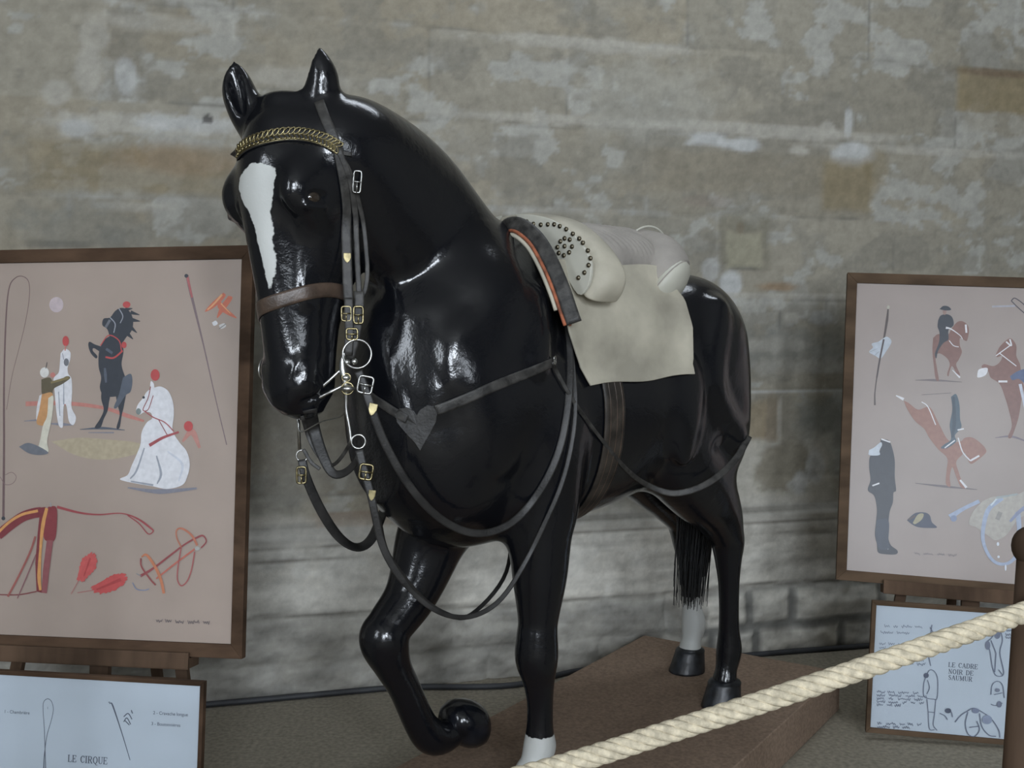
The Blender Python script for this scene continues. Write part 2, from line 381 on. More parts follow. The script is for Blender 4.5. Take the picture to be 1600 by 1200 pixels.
bvh = BVHTree.FromPolygons([Vector(v) for v in V], [tuple(f) for f in F.tolist()])
def cast(px, py):
    o = w2l(CAM); d = w2l(CAM + ray(px, py)) - o; L = np.linalg.norm(d); h = bvh.ray_cast(Vector(o), Vector(d / L))
    if h[0] is None: return None, None, None
    p = np.array(h[0]); return p, np.array(h[1]), (l2w(p) - CAM)[1]
# white markings as signed distance on the vertices
blz = [(392.5, 255), (410, 255), (430, 262), (431, 275), (426, 308), (422, 329), (427, 356), (426, 373), (431, 404), (430, 425), (422, 457), (416, 435), (411, 412), (403, 381), (399, 358), (389, 331), (380, 317), (373, 292), (375, 277)]
bp = []
for p in blz:
    q = cast(*p)[0]
    if q is None: continue
    d = q - H0; bp.append((d @ HL, d @ HD))
bp = np.array(bp)
def sdpoly(P, Q):
    d = np.full(len(P), 1e9); ins = np.zeros(len(P), bool)
    for i in range(len(Q)):
        a, b = Q[i], Q[(i + 1) % len(Q)]; e = b - a; w = P - a; t = np.clip((w @ e) / (e @ e), 0, 1)
        d = np.minimum(d, np.linalg.norm(w - t[:, None] * e, axis=1))
        c = ((a[1] <= P[:, 1]) & (b[1] > P[:, 1])) | ((b[1] <= P[:, 1]) & (a[1] > P[:, 1]))
        xi = a[0] + (P[:, 1] - a[1]) / (b[1] - a[1] + 1e-12) * (b[0] - a[0]); ins ^= c & (P[:, 0] < xi)
    return np.where(ins, d, -d)
rel = V - H0; pt = np.full(len(V), -.05)
fm = (rel @ HF > .0) & (rel @ HD > .05) & (rel @ HD < .6) & (V[:, 2] > 1.2)
pt[fm] = np.clip(sdpoly(np.stack([rel[fm] @ HL, rel[fm] @ HD], 1), bp), -.05, .05)
m1 = (np.abs(V[:, 0]) < .2) & (V[:, 1] > 0) & (V[:, 2] < .35); pt[m1] = np.clip(.175 - V[m1, 2], -.05, .05)
m2 = (V[:, 0] < -1.0) & (V[:, 1] < -.05) & (V[:, 2] < .35); pt[m2] = np.clip(.29 - V[m2, 2], -.05, .05)
def horse_mat():
    m = bpy.data.materials.new('painted_horse'); t = nt(m); b = t.nodes['Principled BSDF']; N = t.nodes.new; Lk = t.links.new
    at = N('ShaderNodeAttribute'); at.attribute_name = 'marking'
    tc = N('ShaderNodeTexCoord'); n = N('ShaderNodeTexNoise'); n.inputs['Scale'].default_value = 90; n.inputs['Detail'].default_value = 5; Lk(tc.outputs['Object'], n.inputs['Vector'])
    ma = N('ShaderNodeMath'); ma.operation = 'MULTIPLY_ADD'; Lk(n.outputs['Fac'], ma.inputs[0]); ma.inputs[1].default_value = .010; ma.inputs[2].default_value = -.005
    ad = N('ShaderNodeMath'); Lk(at.outputs['Fac'], ad.inputs[0]); Lk(ma.outputs[0], ad.inputs[1])
    mr = N('ShaderNodeMapRange'); mr.inputs[1].default_value = -.0012; mr.inputs[2].default_value = .0012; Lk(ad.outputs[0], mr.inputs[0])
    mx = N('ShaderNodeMix'); mx.data_type = 'RGBA'; Lk(mr.outputs[0], mx.inputs[0]); mx.inputs[6].default_value = (.0045, .005, .0068, 1); mx.inputs[7].default_value = (.47, .48, .46, 1)
    Lk(mx.outputs[2], b.inputs['Base Color'])
    rr = N('ShaderNodeMapRange'); Lk(mr.outputs[0], rr.inputs[0]); rr.inputs[3].default_value = .17; rr.inputs[4].default_value = .5; Lk(rr.outputs[0], b.inputs['Roughness'])
    b.inputs['Specular IOR Level'].default_value = .55
    n1 = N('ShaderNodeTexNoise'); n1.inputs['Scale'].default_value = 11; n1.inputs['Detail'].default_value = 5; n1.inputs['Roughness'].default_value = .7; Lk(tc.outputs['Object'], n1.inputs['Vector'])
    bu = N('ShaderNodeBump'); bu.inputs['Strength'].default_value = .38; bu.inputs['Distance'].default_value = .006; Lk(n1.outputs['Fac'], bu.inputs['Height']); Lk(bu.outputs[0], b.inputs['Normal'])
    return m
M['horse'] = horse_mat()
M['eye'] = mat('dark_glass_eye', (.02, .014, .01), .06, var=.1, bump=0, coat=1)
horse = hempty('horse')
tag(horse, 'glossy black horse figure with white blaze and one foreleg raised, standing on the brown platform', 'horse')
body = fast_mesh('body', V, F, M['horse'], horse)
body.data.attributes.new('marking', 'FLOAT', 'POINT').data.foreach_set('value', pt.astype(np.float32))
for s in (-1, 1):
    b = MB(); b.sphere(hd(.262, .050, s * .126), (.018, .024, .018), 20, 14, ax=np.array(HX)); fsmooth(b.build('eye', M['eye'], horse))
def hoof(top, axis, fwd, L, r0, r1, name='hoof', mt='hoof', fr=1.15, rnd_=False):
    ax = np.array(axis, float); ax /= np.linalg.norm(ax); fw = np.array(fwd, float); fw -= ax * (fw @ ax); fw /= np.linalg.norm(fw); sd = np.cross(ax, fw)
    vs = []; n = 28; prof = [(0, .55), (.0, .92), (.06, 1.0), (.12, .985), (.5, None), (.92, None), (.99, -1), (1.0, .9), (1.0, .3)]
    rings = []
    for h, q in ([(-.25, .6), (-.12, .85), (.05, 1.0), (.25, 1.06), (.45, 1.06), (.65, 1.0), (.82, .88), (.93, .70), (1.0, .42)] if rnd_ else [(-.10, .75), (-.02, .97), (.06, 1.03), (.14, 1.0), (.5, 1.0), (.9, 1.0), (.985, .985), (1.0, .93), (1.0, .4)]):
        hh = min(max(h, 0), 1); rr = (r0 + (r1 - r0) * hh) * q; off = fw * (.018 * hh * L / .07)
        rings.append([np.array(top) + ax * L * h + off + rr * (math.cos(2 * PI * k / n) * fw * fr * (1 if math.cos(2 * PI * k / n) > 0 else .9) + math.sin(2 * PI * k / n) * sd) for k in range(n)])
    b = MB(); vs = [v for rg in rings for v in rg]; fs = []
    for i in range(len(rings) - 1):
        for k in range(n): fs.append((i * n + k, i * n + (k + 1) % n, (i + 1) * n + (k + 1) % n, (i + 1) * n + k))
    fs.append(tuple(range(n))[::-1]); fs.append(tuple((len(rings) - 1) * n + k for k in range(n))); b.add(vs, fs)
    return fsmooth(b.build(name, M[mt], horse))
hoof((.032, fl, .068), (0, 0, -1), (1, 0, 0), .0675, .048, .062)
hoof((-.978, .128, .085), (0, 0, -1), (1, 0, 0), .0845, .054, .068)
hoof((-1.198, -.18, .082), (0, 0, -1), (1, 0, 0), .0815, .052, .068)
M['hoofgloss'] = mat('glossy_hoof', (.008, .009, .012), .15, var=.3, bump=.2)
hoof((.035, r, .138), (-.98, 0, -.10), (.1, 0, -1), .112, .066, .082, mt='hoofgloss', fr=1.0, rnd_=True)
# tail
tb = MB(); rnd = random.Random(3)
for i in range(420):
    a = rnd.uniform(0, 2 * PI); q = math.sqrt(rnd.random()); ln = rnd.uniform(.80, 1.0) if rnd.random() < .8 else rnd.uniform(.55, .8)
    ox, oy = q * math.cos(a), q * math.sin(a); zb = 1.28 - .98 * ln
    pts = [(-.98 + .03 * ox, .02 * oy, 1.30), (-1.03 + .045 * ox, -.01 + .045 * oy, 1.12), (-1.03 + .06 * ox, -.02 + .075 * oy, .85), (-1.02 + .06 * ox, -.03 + .075 * oy, .62), (-1.02 + .05 * ox + rnd.uniform(-.01, .01), -.05 + .060 * oy + rnd.uniform(-.01, .01), zb)]
    c = catmull(pts, 12); wgt = np.linspace(.0045, .0012, 12); tb.tube(c, wgt, 3, cap=False)
fsmooth(tb.build('tail', M['hair'], horse))
ft = MB()
for i in range(60):
    st = w2l(WY(rnd.uniform(428, 462), rnd.uniform(154, 162), 2.53)); e = st + np.array([rnd.uniform(-.02, .02), rnd.uniform(-.02, .02), rnd.uniform(-.004, .008)])
    c = catmull([st, (st + e) / 2 + (0, 0, .008), e], 6); ft.tube(c, np.linspace(.004, .002, 6), 4, cap=False)
fsmooth(ft.build('forelock', M['hair'], horse))
#==TACK==
# ------------------------------------------------------------------ tack helpers
def smooth_rows(a, it=2):
    a = np.array(a, float)
    for _ in range(it): a[1:-1] = (a[:-2] + 2 * a[1:-1] + a[2:]) / 4
    return a
def unit(a): a = np.asarray(a, float); return a / (np.linalg.norm(a, axis=-1, keepdims=True) + 1e-12)
EYE = w2l(CAM)
def on_skin(px, n=30, off=.002, Y=9.9):
    """straps lying on the body: measured outline points carried onto the surface"""
    P, N = [], []
    for x, y in catmull(px, n):
        p, q, Yh = cast(x, y)
        if p is None or Yh > Y:
            p = w2l(WY(x, y, Y if Y < 9 else 2.5)); q = unit(EYE - p)
        P.append(p + q * off); N.append(q)
    return smooth_rows(P), unit(smooth_rows(N, 5))
def hanging(pts, n=40, off=.008, clamp=True, tilt=(0, 0, 0)):
    P, N = [], []
    for x, y, Y in catmull(pts, n):
        w = WY(x, y, Y); p = w2l(w)
        if clamp:
            c, q, Yh = cast(x, y)
            if c is not None and Yh - off < Y: p = w2l(WY(x, y, Yh - off))
        P.append(p); N.append(unit(EYE - p) + np.array(tilt))
    return smooth_rows(P, 3), unit(N)
def snap(pts, off=.002):
    P, N = [], []
    for p in pts:
        h = bvh.find_nearest(Vector(p)); q = np.array(h[1]); P.append(np.array(h[0]) + q * off); N.append(q)
    return smooth_rows(P), unit(smooth_rows(N, 4))
def loop(cen, x, y, n=48, off=.002, R=.6, lift=None, arc=(0, 2 * PI)):
    P, N = [], []
    for i in range(n):
        a = arc[0] + (arc[1] - arc[0]) * i / (n if arc[1] - arc[0] > 6.2 else n - 1); d = math.cos(a) * x + math.sin(a) * y
        o = cen + (lift(a) if lift is not None else 0) + d * R; h = bvh.ray_cast(Vector(o), Vector(-d))
        if h[0] is None: continue
        P.append(np.array(h[0]) + np.array(h[1]) * off); N.append(np.array(h[1]))
    return smooth_rows(P), unit(smooth_rows(N, 4))
def strap(name, PN, w, th, m, parent, closed=False):
    b = MB(); b.ribbon(PN[0], PN[1], w, th, closed=closed); return fsmooth(b.build(name, M[m], parent))
def buckle(name, c, nor, up, w, h, parent, m='brass', r=.0022):
    n = unit(nor); u_ = np.asarray(up, float); u_ = unit(u_ - n * (u_ @ n)); x = np.cross(u_, n); b = MB(); pts = []
    for k in range(24):
        a = 2 * PI * k / 24 + PI / 24; ca, sa = math.cos(a), math.sin(a)
        pts.append(c + x * w / 2 * math.copysign(abs(ca) ** .35, ca) + u_ * h / 2 * math.copysign(abs(sa) ** .35, sa) + n * .003)
    b.tube(pts, r, 6, closed=True); b.tube([c + u_ * h * .0 + n * .004 - x * w * .5, c + n * .004 + x * w * .5], r * .8, 6); b.tube([c + n * .005, c - u_ * h * .5 + n * .005], r * .7, 6)
    return fsmooth(b.build(name, M[m], parent))
def shield(name, c, nor, up, w, h, parent, m='brass'):
    n = unit(nor); u_ = np.asarray(up, float); u_ = unit(u_ - n * (u_ @ n)); x = np.cross(u_, n); b = MB()
    b.prism([(-.5 * w, .5 * h), (.5 * w, .5 * h), (.5 * w, 0), (.25 * w, -.35 * h), (0, -.5 * h), (-.25 * w, -.35 * h), (-.5 * w, 0)], c + n * .001, x, u_, n * .003)
    return b.build(name, M[m], parent, bevel=.0008)
def ring(name, c, nor, R, r, parent, m='steel'):
    n = unit(nor); a = np.cross(n, (0, 0, 1.)); a = unit(a); bb = np.cross(n, a); q = MB()
    q.tube([c + R * (math.cos(t) * a + math.sin(t) * bb) for t in np.linspace(0, 2 * PI, 32, endpoint=False)], r, 8, closed=True)
    return fsmooth(q.build(name, M[m], parent))
def hc(p): d = np.asarray(p) - H0; return d @ HD, d @ HF, d @ HL
# ------------------------------------------------------------------ bridle
br = hempty('bridle'); tag(br, 'black leather double bridle with chain browband and looping reins worn by the horse', 'bridle')
bb = on_skin([(371, 244), (385, 229), (410, 218), (445, 211), (480, 212), (510, 220), (531, 233)], 40, .003)
bo = strap('browband', bb, .034, .003, 'leather', br)
ch = MB()
for i in range(27):
    k = i * 39 / 27; a = int(k); f = k - a; p = bb[0][a] * (1 - f) + bb[0][min(a + 1, 39)] * f + bb[1][a] * .005; n = bb[1][a]; t = unit(bb[0][min(a + 1, 39)] - bb[0][a - (a == 39)]); s_ = np.cross(n, t)
    for q in (-1, 1):
        ax = unit(t * .75 + s_ * .65 * q); ay = unit(np.cross(n, ax)); c = p + s_ * q * .0068
        ch.tube([c + ax * .0095 * math.cos(e) + ay * .0048 * math.sin(e) + n * .003 * math.cos(e) for e in np.linspace(0, 2 * PI, 10, endpoint=False)], .0019, 6, closed=True)
for q in (-1, 1):
    side = np.array([np.cross(bb[1][i], unit(bb[0][min(i + 1, 39)] - bb[0][max(i - 1, 0)])) for i in range(40)]); ch.tube(bb[0] + side * .0145 * q + bb[1] * .004, .0014, 5)
o = fsmooth(ch.build('chain', M['brass'], bo)); o['label'] = 'tarnished gold curb chain on the browband'
# crown behind the ears
strap('crown', snap([hd(.16, -.03, .16), hd(.08, -.07, .14), hd(.0, -.09, .08), hd(-.04, -.10, 0), hd(.0, -.09, -.08), hd(.08, -.07, -.14), hd(.16, -.03, -.16)], .004), .026, .003, 'greyleather', br)
# cheek pieces: near side from the photo, far side mirrored
near1 = on_skin([(499, 160), (510, 190), (521, 215), (529, 240), (536, 280), (540, 320), (541, 360), (542, 400), (543, 440), (546, 480)], 36, .004, 2.47)
c1 = strap('cheekpiece', near1, .024, .003, 'greyleather', br)
near2 = on_skin([(527, 232), (545, 275), (552, 315), (556, 360), (558, 400), (560, 440), (562, 470)], 30, .006, 2.49)
c2 = strap('cheekpiece', near2, .014, .003, 'greyleather', br)
tl = on_skin([(529, 238), (548, 272), (560, 315), (568, 350), (573, 400), (574, 430), (570, 455), (562, 470)], 36, .005, 2.5)
strap('throatlatch', tl, .011, .003, 'greyleather', br)
far = [np.array(hc(p)) for p in near1[0][2:]]; strap('cheekpiece', snap([hd(a, b, -c) for a, b, c in far], .003), .022, .003, 'greyleather', br)
lf = lambda a: HD * (-.035 * math.sin(a) + .006)
strap('noseband', loop(hd(.50, -.02, 0), HF, HL, 56, .003, .2, lift=lf), .036, .0035, 'brownleather', br, closed=True)
shield('keeper', on_skin([(542, 398), (543, 403), (543, 408)], 3, .006, 2.47)[0][1], unit(EYE - near1[0][20]), (0, 0, 1), .018, .024, br)
buckle('buckle', on_skin([(556, 275), (557, 282), (558, 290)], 3, .008, 2.49)[0][1], unit(EYE - near2[0][4]), (-.1, 0, 1), .018, .05, br, 'steel')
YB = 2.445
def B(px, py, Y=YB): return w2l(WY(px, py, Y))
nb = unit(EYE - B(550, 500)); upz = np.array([0, 0, 1.])
for (x, y, w_, h_, m_) in [(541, 490, .022, .034, 'brass'), (560, 492, .022, .040, 'brass'), (550, 522, .026, .026, 'brass')]:
    buckle('buckle', B(x, y), nb, upz, w_, h_, br, m_, .0026)
strap('bit_strap', hanging([(545, 465, YB), (545, 490, YB), (546, 520, YB), (544, 555, YB)], 16, .004), .022, .004, 'greyleather', br)
strap('bit_strap', hanging([(561, 455, YB + .01), (561, 490, YB + .01), (555, 525, YB + .01), (546, 560, YB + .01)], 16, .004), .024, .004, 'greyleather', br)
# snaffle: ring and mouthpiece
sn = MB(); sn.tube([B(546, 565), hd(.715, -.0, .06), hd(.72, .02, 0), hd(.715, .01, -.06), hd(.70, .0, -.115)], .004, 8); bit = fsmooth(sn.build('snaffle_bit', M['steel'], br))
ring('ring', B(558, 553), unit(nb + HL * .2), .034, .0026, bit); ring('ring', hd(.66, -.01, -.118), HL, .032, .0026, bit)
b = MB(); b.sphere(B(542, 566), .010, 12, 8); b.sphere(B(554, 565), .008, 12, 8); fsmooth(b.build('boss', M['steel'], bit))
# curb bit with long shanks
def shank(pts, name='curb_bit'):
    q = MB(); P_ = catmull(pts, 26); q.tube(P_, np.interp(np.linspace(0, 1, 26), [0, .12, .3, .45, .6, 1], [.004, .006, .010, .008, .0042, .004]), 8); return q
q = shank([B(541, 545), B(535, 565), B(538, 590), B(541, 612), B(541, 640), B(546, 668), B(549, 693)])
q.sphere(B(541, 590), (.013, .013, .009), 14, 8); q.sphere(B(543, 607), (.018, .018, .010), 14, 8)
q.tube([B(541, 600), hd(.735, .0, .05), hd(.74, .01, 0), hd(.735, 0, -.05), B(468, 640, 2.53)], .004, 8)
q.tube([B(463, 630, 2.54), B(466, 660, 2.54), B(468, 702, 2.54)], .0045, 8)
cb = fsmooth(q.build('curb_bit', M['steel'], br))
for (x, y, R_) in [(541, 590, .010), (543, 607, .014)]:
    o = ring('boss_rim', B(x, y, YB - .006), nb, R_, .002, cb, 'brass')
ring('ring', B(560, 690), nb, .0165, .0024, cb); ring('ring', B(472, 712, 2.54), nb, .014, .0024, cb)
o = MB(); o.tube(catmull([B(466, 655, 2.53), B(470, 675, 2.52), B(500, 660, 2.5), B(530, 652, 2.47), B(541, 640, 2.45)], 16), .002, 5); fsmooth(o.build('curb_chain', M['steel'], br))
for k, pts in enumerate([[(472, 650, 2.55), (484, 690, 2.55), (505, 722, 2.54), (522, 727, 2.52), (540, 705, 2.48), (549, 688, YB)], [(474, 702, 2.54), (486, 722, 2.54), (500, 733, 2.54)]]):
    strap('lip_strap', hanging(pts, 24), .009, .002, 'greyleather', br)
strap('curb_strap', hanging([(484, 640, 2.56), (493, 680, 2.55), (507, 718, 2.53), (522, 742, 2.52), (545, 735, 2.50), (562, 712, 2.48)], 26), np.linspace(.034, .014, 26), .003, 'leather', br)
# reins
bu1 = strap('rein', hanging([(560, 580, YB), (568, 600, YB), (578, 630, 2.44), (600, 690, 2.46), (640, 760, 2.50), (690, 812, 2.56), (745, 834, 2.62), (800, 817, 2.68), (845, 765, 2.74), (875, 700, 2.80), (889, 620, 2.86), (890, 540, 2.95), (880, 475, 3.05), (868, 425, 3.1)], 90, .010), .020, .003, 'leather', br)
buckle('buckle', B(571, 601, YB - .006), nb, (-.25, 0, 1), .034, .040, bu1, 'steel', .0028)
o = shield('keeper', B(582, 640, 2.430), nb, (-.3, 0, 1), .020, .030, bu1); 
bu2 = strap('rein', hanging([(561, 703, YB), (569, 735, YB), (580, 775, YB), (586, 805, 2.45), (600, 860, 2.47), (635, 915, 2.50), (680, 954, 2.54), (730, 965, 2.60), (780, 940, 2.66), (820, 880, 2.72), (850, 820, 2.75), (880, 750, 2.80), (897, 670, 2.86), (898, 600, 2.95), (888, 520, 3.0), (874, 450, 3.1)], 90, .012), np.concatenate([np.linspace(.020, .018, 30), np.full(60, .013)]), .003, 'leather', br)
buckle('buckle', B(572, 737, YB - .006), nb, (-.2, 0, 1), .030, .036, bu2, 'brass', .003)
shield('keeper', B(581, 774, 2.43), nb, (-.15, 0, 1), .017, .026, bu2)
farr = hanging([(472, 718, 2.54), (478, 745, 2.54), (500, 795, 2.57), (528, 838, 2.62), (556, 856, 2.68), (578, 846, 2.75), (593, 815, 2.85), (606, 780, 3.0), (640, 690, 3.15), (700, 560, 3.25), (760, 450, 3.25), (800, 385, 3.15)], 60, clamp=False, tilt=(.0, .0, .6))
bu3 = strap('rein', farr, np.interp(np.linspace(0, 1, 60), [0, .35, 1], [.022, .030, .018]), .003, 'leather', br)
buckle('buckle', B(471, 742, 2.52), nb, upz, .022, .040, bu3, 'brass', .0028)
strap('rein', hanging([(560, 715, 2.47), (572, 760, 2.50), (592, 812, 2.54), (600, 850, 2.60), (615, 880, 2.65), (660, 935, 2.75), (700, 960, 2.8), (735, 962, 2.86), (790, 900, 3.0), (800, 820, 3.2)], 60, clamp=False), .012, .003, 'leather', br)
# ------------------------------------------------------------------ breast collar and side strap
bc = hempty('breast_collar'); tag(bc, 'dark leather breast collar with a heart shaped plate across the chest of the horse', 'breast collar')
strap('strap', on_skin([(681, 641), (720, 626), (770, 604), (820, 584), (862, 566)], 30, .003), .027, .003, 'greyleather', bc)
strap('strap', on_skin([(637, 655), (620, 645), (600, 632), (585, 622), (572, 612)], 20, .003, 2.7), .024, .003, 'greyleather', bc)
hp = [(651, 650), (657, 640), (668, 633), (678, 635), (683, 645), (681, 658), (672, 676), (664, 690), (657, 703), (648, 690), (634, 675), (622, 659), (619, 645), (625, 638), (637, 637), (646, 642)]
ho = [cast(x, y) for x, y in hp]; c0 = cast(652, 664)
hv = [p + n * .004 for p, n, _ in ho]; cn = c0[0] + c0[1] * .007; nn_ = c0[1]
b = MB(); nH = len(hv); mid = [v * .5 + cn * .5 + nn_ * .0015 for v in hv]
vs = [v - nn_ * .004 for v in hv] + [v + nn_ * .003 for v in hv] + mid + [cn]
fs = [(i, (i + 1) % nH, nH + (i + 1) % nH, nH + i) for i in range(nH)] + [(nH + i, nH + (i + 1) % nH, 2 * nH + (i + 1) % nH, 2 * nH + i) for i in range(nH)] + [(2 * nH + i, 2 * nH + (i + 1) % nH, 3 * nH) for i in range(nH)]
b.add(vs, fs); o = b.build('heart_plate', M['leather'], bc); o['label'] = 'heart shaped brown black leather plate'
p_, n_, _ = cast(862, 563); buckle('buckle', p_ + n_ * .006, n_, (.3, 0, 1), .014, .020, bc, 'steel', .002)
ss = hempty('side_strap'); tag(ss, 'long thin dark strap looping from the shoulder round the haunch of the horse', 'strap')
strap('strap', hanging([(862, 566, 3.2), (880, 600, 3.2), (905, 640, 3.2), (935, 680, 3.2), (975, 730, 3.12), (1010, 757, 3.12), (1050, 771, 3.13), (1090, 763, 3.14), (1125, 742, 3.18), (1152, 714, 3.25), (1170, 682, 3.34)], 70, .010), np.interp(np.linspace(0, 1, 70), [0, .3, .6, 1], [.012, .010, .020, .022]), .003, 'greyleather', ss)
# ------------------------------------------------------------------ saddle
sd = hempty('saddle'); tag(sd, 'cream leather saddle with studded pommel and thick padded cantle on the back of the horse', 'saddle')
def lateral(t, z, sgn, off):
    h = bvh.ray_cast(Vector((t, sgn * .8, z)), Vector((0, -sgn, 0)))
    return (h[0][1] if h[0] is not None else sgn * .10) + sgn * off
def flap(sgn, name):
    rows, cols = 22, 26; vs = []
    zt = 1.50
    for i in range(rows):
        v = i / (rows - 1); fz = zt + (1.157 - zt) * v; rz = zt + (1.177 - zt) * v
        ft = np.interp(fz, [1.157, 1.302, 1.418, 1.50], [-.092, -.010, .030, .005]); rt = np.interp(rz, [1.177, 1.40, 1.50], [-.508, -.500, -.44])
        for j in range(cols):
            q = j / (cols - 1); t = ft + (rt - ft) * q; z = fz + (rz - fz) * q + .004 * math.sin(q * 9)
            s_ = lateral(t, z, sgn, .016); s2 = lateral(t, 1.22, sgn, .022) * (.80 + .20 * min(1, (1.52 - z) / .2))
            s_ = sgn * max(abs(s_), abs(s2)) if z > 1.22 else sgn * max(abs(s_), abs(s2) * .985)
            vs.append((t, s_ + sgn * .004 * math.sin(t * 40 + z * 11) * math.exp(-((t + .27) / .08) ** 2), z))
    vs = np.array(vs).reshape(rows, cols, 3)
    for _ in range(4):
        w = vs.copy(); w[1:-1, 1:-1, 1] = (vs[:-2, 1:-1, 1] + vs[2:, 1:-1, 1] + vs[1:-1, :-2, 1] + vs[1:-1, 2:, 1]) / 4
        w[0, 1:-1, 1] = (vs[0, :-2, 1] + vs[0, 2:, 1]) / 2; w[-1, 1:-1, 1] = (vs[-1, :-2, 1] + vs[-1, 2:, 1]) / 2; vs = w
    flat = [tuple(v) for v in vs.reshape(-1, 3)]
    fs = [(i * cols + j, i * cols + j + 1, (i + 1) * cols + j + 1, (i + 1) * cols + j) for i in range(rows - 1) for j in range(cols - 1)]
    o = mesh_obj(name, flat, fs, M['cream'], sd)
    m = o.modifiers.new('thick', 'SOLIDIFY'); m.thickness = .007; m.offset = 1 if sgn > 0 else -1
    m2 = o.modifiers.new('bevel', 'BEVEL'); m2.width = .002; m2.segments = 2
    return o, vs
fN, fv = flap(1, 'flap'); fF, _ = flap(-1, 'flap')
edge = MB()
pth = np.vstack([fv[::-1, 0] + (0, .004, 0), ]); edge.tube(catmull(pth[10:19], 20), .004, 6)
o = fsmooth(edge.build('piping', M['orange'], fN)); o['label'] = 'rust coloured piping'
# seat and cantle
sf = Field((-.80, -.40, 1.30), (.12, .40, 1.74), .006)
sf.ell((-.32, 0, 1.535), (.24, .215, .075), .05)
sf.cone((-.10, 0, 1.575), (-.52, 0, 1.585), .055, .055, .05, lat=2.2)
for s in (-1, 1):
    sf.cone((-.20, s * .10, 1.50), (-.45, s * .12, 1.50), .085, .085, .05, lat=1.2)
Vs, Fs = sf.mesh(2); Vs[:, 2] += .0022 * np.sin(Vs[:, 0] * 260 + Vs[:, 1] * 120) * (Vs[:, 0] < -.12)
fast_mesh('seat', Vs, Fs, M['greypad'], sd)
cf = Field((-.85, -.42, 1.30), (-.30, .42, 1.76), .006)
EC0 = T(1041, 447, -.5); ED = unit(np.array([-.30, .72, -.60])); EC = EC0 - ED * .01
roll = [(EC[0], -EC[1], EC[2], .092), (-.56, -.15, 1.52, .086), (-.59, -.06, 1.555, .078), (-.60, 0, 1.560, .078), (-.59, .06, 1.555, .078), (-.56, .15, 1.52, .086), (EC[0], EC[1], EC[2], .092)]
cf.chain(roll, .02)
gx = [cf.lo[i] + cf.h * np.arange(cf.n[i]) for i in range(3)]; GX, GY, GZ = np.meshgrid(*gx, indexing='ij')
for s in (-1, 1): cf.D = np.where(GY * s > .08, np.maximum(cf.D, (GX - EC0[0]) * ED[0] + (GY * s - EC0[1]) * ED[1] + (GZ - EC0[2]) * ED[2]), cf.D)
Vc, Fc = cf.mesh(2); cr_ = fast_mesh('cantle_roll', Vc, Fc, M['greypad'], sd)
for s in (1, -1):
    c = np.array([EC0[0], s * EC0[1], EC0[2]]) - np.array([ED[0], s * ED[1], ED[2]]) * .048; d = unit(np.array([-.30, s * .72, -.60])); a1 = unit(np.cross(d, (1, 0, 0))); a2 = np.cross(d, a1)
    b = MB(); b.sphere(c + d * .052, (.094, .101, .042), 24, 14, ax=np.array([a1, a2, d])); o = fsmooth(b.build('end_cap', M['whiteleather'], cr_)); o['label'] = 'cream domed end cap'
    b = MB(); b.tube([c + d * .050 + .093 * math.cos(t) * a1 + .100 * math.sin(t) * a2 for t in np.linspace(0, 2 * PI, 40, endpoint=False)], .0022, 6, closed=True); fsmooth(b.build('piping', M['greypad'], cr_))
    cc = np.array([-.592, s * .07, 1.556]); d = unit(np.array([.2, s * .95, -.25])); a1 = unit(np.cross(d, (1, 0, 0))); a2 = np.cross(d, a1)
    b = MB(); b.tube([cc + .088 * math.cos(t) * a1 + .088 * math.sin(t) * a2 for t in np.linspace(0, 2 * PI, 40, endpoint=False)], .0035, 6, closed=True); fsmooth(b.build('piping', M['whiteleather'], cr_))
# pommel block: horseshoe plate over the withers, studded face
outer = [(0, 1.650), (.05, 1.648), (.12, 1.636), (.194, 1.612), (.266, 1.565), (.325, 1.510), (.355, 1.458), (.345, 1.415), (.312, 1.380)]
inner = [(.285, 1.400), (.235, 1.452), (.185, 1.505), (.135, 1.555), (.08, 1.59), (0, 1.603)]
oc = catmull(outer, 24); ic = catmull(inner, 24)[::-1]
b = MB(); n = 24
def pl(p, t, sc=1.0): return (t, p[0] * sc, 1.40 + (p[1] - 1.40) * sc)
vs = []; prof = [(-.055, 1.0, 0), (-.050, 1.0, .0)]
secs = []
for i in range(n):
    o_, i_ = oc[i], ic[i]
    def L(f): return i_ * (1 - f) + o_ * f
    secs.append([(-.085, *L(0)), (-.062, *L(.03)), (-.052, *L(.35)), (-.060, *L(.70)), (-.075, *L(.88)), (-.095, *L(1.0)), (-.150, *L(1.02)), (-.165, *L(.95)), (-.150, *L(.4)), (-.120, *L(0))])
secs = [[(a, -b_, c_) for a, b_, c_ in r] for r in secs[:0:-1]] + secs
m_ = len(secs); w_ = len(secs[0]); vs = [v for r in secs for v in r]
fs = [(i * w_ + k, i * w_ + (k + 1) % w_, (i + 1) * w_ + (k + 1) % w_, (i + 1) * w_ + k) for i in range(m_ - 1) for k in range(w_)] + [tuple(range(w_)), tuple((m_ - 1) * w_ + k for k in range(w_))[::-1]]
b.add(vs, fs); pb = fsmooth(b.build('pommel_block', M['cream'], sd)); mm = pb.modifiers.new('sub', 'SUBSURF'); mm.levels = mm.render_levels = 2
lens = [(.03, 1.642), (.10, 1.634), (.18, 1.612), (.25, 1.572), (.305, 1.52), (.322, 1.475), (.310, 1.425), (.275, 1.405), (.225, 1.465), (.175, 1.520), (.125, 1.568), (.07, 1.598)]
for s in (1, -1):
    b = MB(); b.prism([(p[0] * s, p[1]) for p in catmull(lens, 40)], (-.056, 0, 0), (0, 1, 0), (0, 0, 1), (.010, 0, 0)); b.build('studded_panel', M['whiteleather'], pb, bevel=.002)
M['stud'] = mat('dull_bronze', (.16, .14, .10), .4, metal=1, bump=0)
